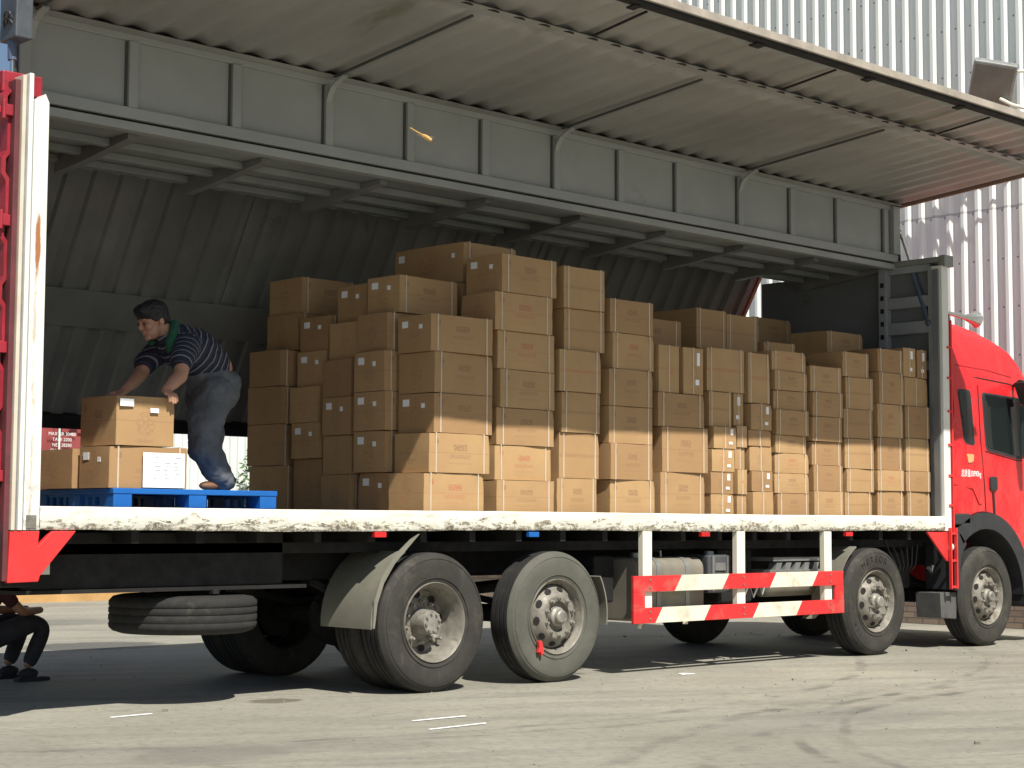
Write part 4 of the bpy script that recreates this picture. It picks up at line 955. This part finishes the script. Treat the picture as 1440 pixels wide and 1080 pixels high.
for q, r in (((.01, 0, .03), (.105, .086, .095)), ((-.035, 0, -.055), (.070, .064, .070)), ((-.112, 0, -.012), (.018, .014, .020)), ((-.100, 0, .010), (.012, .010, .022)), ((-.085, 0, .034), (.022, .052, .012)),
             ((-.068, .036, -.02), (.034, .034, .034)), ((-.068, -.036, -.02), (.034, .034, .034)), ((-.100, 0, -.048), (.012, .023, .007)), ((-.098, 0, -.061), (.012, .020, .007)),
             ((-.082, 0, -.098), (.024, .030, .022)), ((.014, .088, -.012), (.020, .010, .032)), ((.014, -.088, -.012), (.020, .010, .032))): bd.ball(tuple(hp(*q)), r, HR)
bd.limb([(-1.93, .48, 2.51), (-2.03, .37, 2.40), (-2.095, .30, 2.275), (-2.18, .26, 2.22), (-2.262, .215, 2.168)], [.075, .058, .050, .046, .030])
bd.limb([(-1.94, .79, 2.51), (-2.03, .84, 2.42), (-2.09, .82, 2.32), (-2.20, .74, 2.25), (-2.33, .64, 2.182)], [.075, .056, .048, .044, .030])
def hand(wrist, palm, fdir, fdown, side, L=.088):
    wrist, palm = Vector(wrist), Vector(palm); fdir = Vector(fdir).normalized(); fdown = Vector(fdown).normalized(); side = Vector(side).normalized()
    for o_ in (-.026, -.009, .009, .026): bd.limb([wrist + side * o_ * .6, palm + side * o_], [.019, .0145])
    for o_, ln in ((-.033, .88), (-.011, 1.04), (.011, 1.0), (.033, .8)):
        b0 = palm + side * o_
        bd.limb([b0, b0 + fdir * L * .40 * ln, b0 + fdir * L * .58 * ln + fdown * L * .30 * ln, b0 + fdir * L * .60 * ln + fdown * L * .66 * ln], [.0115, .0105, .0098, .0085])
    b0 = wrist.lerp(palm, .45) - side * .026
    bd.limb([b0, b0 - side * .022 + fdir * .020, b0 - side * .028 + fdir * .052 + fdown * .010], [.014, .012, .010])
hand((-2.262, .215, 2.168), (-2.272, .160, 2.136), (.12, -1, -.12), (0, -.10, -1), (1, .05, 0))
hand((-2.33, .64, 2.182), (-2.385, .605, 2.145), (-1, -.35, -.10), (-.3, 0, -.45), (.35, -1, 0))
LEGS = [[(-1.64, .55, 2.18), (-1.73, .535, 2.0), (-1.75, .53, 1.81), (-1.66, .535, 1.68), (-1.57, .54, 1.575)], [(-1.56, .79, 2.18), (-1.53, .80, 1.98), (-1.51, .80, 1.79), (-1.44, .80, 1.68), (-1.37, .80, 1.575)]]
for L_ in LEGS: bd.limb(L_, [.10, .08, .06, .05, .042])
body = bd.build('body', 'skin', man, .0045, 3)
e_ = MB()
for y in (-.035, .035): e_.ball(tuple(hp(-.0995, y, .008)), (.007, .013, .006), 10)
e_.build('eyes', 'hair', man, smooth=True)
hr = Blob()
for q, r in (((.018, 0, .058), (.118, .100, .090)), ((.062, 0, .005), (.068, .090, .075)), ((-.050, 0, .092), (.062, .078, .050)), ((.005, .078, .035), (.055, .022, .045)), ((.005, -.078, .035), (.055, .022, .045))): hr.ball(tuple(hp(*q)), r, HR)
ho = hr.build('hair', 'hair', man, .006, 2)
tx = bpy.data.textures.new('hair_noise', 'CLOUDS'); tx.noise_scale = .018
dm = ho.modifiers.new('d', 'DISPLACE'); dm.texture = tx; dm.strength = .016; dm.mid_level = .55
st = Blob().limb([(-1.985, .62, 2.572), (-1.90, .63, 2.525), (-1.77, .64, 2.49), (-1.67, .655, 2.43), (-1.625, .66, 2.395)], [.092, .158, .178, .172, .160])
st.limb([(-1.90, .55, 2.52), (-1.93, .48, 2.515)], [.12, .098]).limb([(-1.90, .72, 2.53), (-1.94, .79, 2.515)], [.12, .095])
folds(st.build('shirt', 'shirt', man, .008, 3), .022)
for pts in ([(-1.93, .48, 2.512), (-1.98, .425, 2.455), (-2.045, .36, 2.385)], [(-1.94, .79, 2.512), (-1.99, .82, 2.46), (-2.04, .85, 2.40)]):
    folds(Blob().limb(pts, [.100, .093, .082]).build('sleeve', 'sleeve', man, .007, 2), .016)
nc = Blob().limb([(-1.965, .655, 2.665), (-1.975, .57, 2.665), (-2.015, .525, 2.61), (-2.05, .505, 2.53), (-2.06, .50, 2.47)], [.030, .036, .036, .034, .026])
nc.limb([(-1.965, .655, 2.665), (-2.0, .72, 2.62), (-2.08, .70, 2.54)], [.030, .034, .026])
folds(nc.build('neck_cloth', 'collar', man, .006, 2), .02)
tr = Blob().limb([(-1.665, .66, 2.345), (-1.60, .66, 2.27), (-1.55, .66, 2.22)], [.155, .172, .165]).ball((-1.515, .66, 2.27), (.135, .165, .13))
for L_, rs in zip(LEGS, ([.150, .130, .108, .095, .082], [.145, .122, .102, .092, .080])): tr.limb(L_, rs)
folds(tr.build('trousers', 'trousers', man, .009, 3), .045)
for L_ in LEGS:
    x, y, z = L_[-1]
    Blob().ball((x - .01, y, 1.545), (.055, .044, .048)).ball((x - .11, y, 1.530), (.085, .044, .034)).build('shoe', 'shoe', man, .006, 2)
# squatting man behind the truck
sq = empty('person', (-1.95, 3.0, 0), 'dark-clothed person squatting on the ground behind the truck rear', 'person')
V, E, RR = [], [], []
chain(V, E, RR, [(-2.25, 3.0, .36), (-2.22, 3.0, .55), (-2.12, 3.0, .75), (-2.05, 3.0, .84), (-2.0, 3.0, .92), (-1.98, 3.0, 1.0)], [.13, .13, .12, .05, .075, .07])
for sy in (-1, 1):
    chain(V, E, RR, [(-2.18, 3.0 + sy * .1, .33), (-1.80, 3.0 + sy * .17, .47), (-1.71, 3.0 + sy * .18, .43), (-1.84, 3.0 + sy * .16, .10)], [.095, .075, .06, .04], 0)
    chain(V, E, RR, [(-2.08, 3.0 + sy * .18, .72), (-1.92, 3.0 + sy * .23, .55), (-1.68, 3.0 + sy * .10, .56)], [.05, .04, .028], 2)
skin_obj('body', V, E, RR, 'skin', sq)
V, E, RR = [], [], []
chain(V, E, RR, [(-2.26, 3.0, .37), (-2.24, 3.0, .45)], [.15, .14])
for sy in (-1, 1): chain(V, E, RR, [(-2.16, 3.0 + sy * .1, .33), (-1.79, 3.0 + sy * .17, .47), (-1.70, 3.0 + sy * .18, .42), (-1.83, 3.0 + sy * .16, .11)], [.11, .095, .08, .058], 0)
skin_obj('trousers', V, E, RR, 'darkcloth', sq)
V, E, RR = [], [], []
chain(V, E, RR, [(-2.24, 3.0, .46), (-2.2, 3.0, .6), (-2.11, 3.0, .76)], [.15, .15, .13])
for sy in (-1, 1): chain(V, E, RR, [(-2.08, 3.0 + sy * .18, .72), (-1.97, 3.0 + sy * .22, .60)], [.065, .055], 2)
skin_obj('shirt', V, E, RR, 'maroon', sq)
MB().ball((-2.0, 3.0, 1.0), (.10, .09, .10), 16).build('hair', 'hair', sq, smooth=True)
for sy in (-1, 1):
    MB().prism([(-1.92, .0), (-1.66, .0), (-1.645, .015), (-1.66, .03), (-1.92, .03)], 3.0 + sy * .16 - .045, 3.0 + sy * .16 + .045).ball((-1.82, 3.0 + sy * .16, .06), (.09, .042, .045), 12).build('shoe', 'darkcloth', sq, smooth=True)
# ------------------------------------------------------------ far side: containers
def container(x0, x1, y0, y1, z0, z1, mt, label, period=.28):
    e = empty('shipping_container', (x0, y0, z0), label, 'container')
    corr(x0 + .1, x1 - .1, (0, y0 + .02, z0 + .15), (1, 0, 0), (0, 0, 1), (0, 1, 0), z1 - z0 - .25, period, .04).build('side_panel', mt, e)
    corr(y0 + .1, y1 - .1, (x0 + .02, 0, z0 + .15), (0, 1, 0), (0, 0, 1), (1, 0, 0), z1 - z0 - .25, period, .04).build('end_panel', mt, e)
    f_ = MB()
    for x in (x0, x1 - .1):
        for y in (y0, y1 - .1): f_.box(x, x + .1, y, y + .1, z0, z1)
    for z in (z0, z1 - .1):
        f_.box(x0 + .1, x1 - .1, y0, y0 + .08, z, z + .1 if z == z1 - .1 else z + .15); f_.box(x0, x0 + .08, y0 + .1, y1 - .1, z, z + .1 if z == z1 - .1 else z + .15)
    f_.box(x0 + .1, x1 - .1, y0 + .08, y1, z1 - .06, z1 - .02); f_.box(x0 + .1, x1 - .1, y1 - .06, y1, z0, z1 - .1); f_.box(x1 - .06, x1, y0 + .1, y1 - .1, z0, z1 - .1)
    f_.build('frame', mt, e, bevel=.006); return e
ct = container(-.4, 6.2, 15.4, 17.8, .42, 3.02, 'redcont', 'red corrugated shipping container seen past the pallet through the truck')
MB().box(5.33, 5.36, 15.355, 15.375, .6, 3.0).box(5.36, 6.1, 15.355, 15.375, 2.80, 2.83).box(5.36, 6.1, 15.355, 15.375, 2.30, 2.33).build('door_bar', 'whitecont', ct)
for s_, z in (('MAX GR 30480', 2.60), ('TARE 2200', 2.51), ('NET 28280', 2.42), ('CU CAP 33.2', 2.33)): text(s_, .075, Vector((5.40, 15.37, z + .08)), ROT_NEAR, 'whitecont', 'lettering', ct, .002)
text('6', .26, Vector((5.02, 15.37, 1.98)), ROT_NEAR, 'paper', 'lettering', ct, .002)
container(6.6, 10.4, 15.05, 17.4, .42, 3.0, 'whitecont', 'white corrugated shipping container right of the red container', .16)

# shrub between the containers
sh = empty('shrub', (8.6, 14.3, 0), 'small leafy green shrub in front of the white container', 'shrub')
k = MB()
for i in range(900):
    a = random.uniform(0, 6.28); t = random.random() ** .5; z = random.uniform(1.3, 2.75); r = .5 * t * (1 - abs(z - 2) / 1.1)
    c = Vector((8.6 + r * math.cos(a), 14.3 + r * math.sin(a), z)); u_ = Vector((random.uniform(-1, 1), random.uniform(-1, 1), random.uniform(-1, 1))).normalized(); v_ = u_.orthogonal().normalized()
    k.add([c - u_ * .06, c + v_ * .025, c + u_ * .06, c - v_ * .025], [(0, 1, 2, 3)])
k.build('foliage', 'leaf', sh)
MB().tube([(8.6, 14.3, 0), (8.62, 14.3, 1.2), (8.58, 14.3, 2.2)], [.05, .04, .015], 8).tube([(8.61, 14.3, 1.3), (8.8, 14.3, 2.1)], .015, 6).tube([(8.61, 14.3, 1.2), (8.4, 14.35, 2.0)], .015, 6).build('stem', 'bark', sh, smooth=True)

# ------------------------------------------------------------ litter and the dragonfly
k = MB()
for i in range(520):
    x, y = random.uniform(-4.5, 9), random.uniform(-6.5, 1.2) if i % 4 else random.uniform(2.5, 14)
    r = random.uniform(.003, .011) * (1 if random.random() < .93 else 2); a = random.uniform(0, 6.28)
    k.prism([(x + r * math.cos(a + q) * random.uniform(.7, 1.2), y + r * math.sin(a + q)) for q in (0, 1.3, 2.4, 3.6, 5.0)], .0, r * .8, 'XY')
tag(k.build('gravel', mat('grit_stone', (.30, .28, .23), .9, 0, .5, 1.5)), 'loose grit and small stones scattered on the concrete', 'grit', None, 'stuff')
def strip(p0, p1, w, label):
    o_ = MB().bar((p0[0], p0[1], .006), (p1[0], p1[1], .006), w, .004).build('paper_strip', 'paper', bevel=.001); return tag(o_, label, 'litter')
strip((-2.70, .10), (-2.38, .12), .022, 'white paper strip on the ground left of the rear wheel')
strip((-1.36, -1.34), (-.91, -1.35), .020, 'longer white strip on the ground before the rear wheel, farther of a pair')
strip((-1.58, -1.76), (-1.09, -1.74), .018, 'white strip on the ground before the rear wheel, nearer of a pair')
tag(MB().prism([(2.6, -.2), (2.75, -.22), (2.72, -.12), (2.64, -.12)], .003, .006, 'XY').build('paper_scrap', 'paper'), 'tiny white scrap on the concrete in front of the side guard', 'litter')
df = empty('dragonfly', (0, 0, 0), 'amber dragonfly hovering in front of the raised grey wing panel', 'insect')
def ray(u_, v_, dist): return CAMP + (fw * 2436.2 + rt * (u_ - 720) + up * (540 - v_)).normalized() * dist
a, h = ray(577, 180, 5.75), ray(606, 197, 5.6)
df.location = a.lerp(h, .7)
L_ = lambda t: a.lerp(h, t)
db = MB().tube([L_(0), L_(.3), L_(.55), L_(.66), L_(.74), L_(.86), L_(.92)], [.0022, .0025, .0034, .006, .008, .0075, .004], 10).ball(L_(.97), .0065, 10).build('body', 'insect', df, smooth=True)
wg = MB()
ctr = L_(.74); dv = (h - a).normalized(); sdv = dv.cross(Vector((0, 0, 1))).normalized()
for s_ in (-1, 1):
    for q in (-.15, .25):
        tip = ctr + sdv * s_ * .038 - dv * q * .05 + Vector((0, 0, .004)); n_ = dv * .006
        wg.add([ctr - n_ * .3, ctr.lerp(tip, .5) - n_, tip, ctr.lerp(tip, .5) + n_, ctr + n_ * .3], [(0, 1, 2, 3, 4)])
wg.build('wings', 'insect_wing', df)
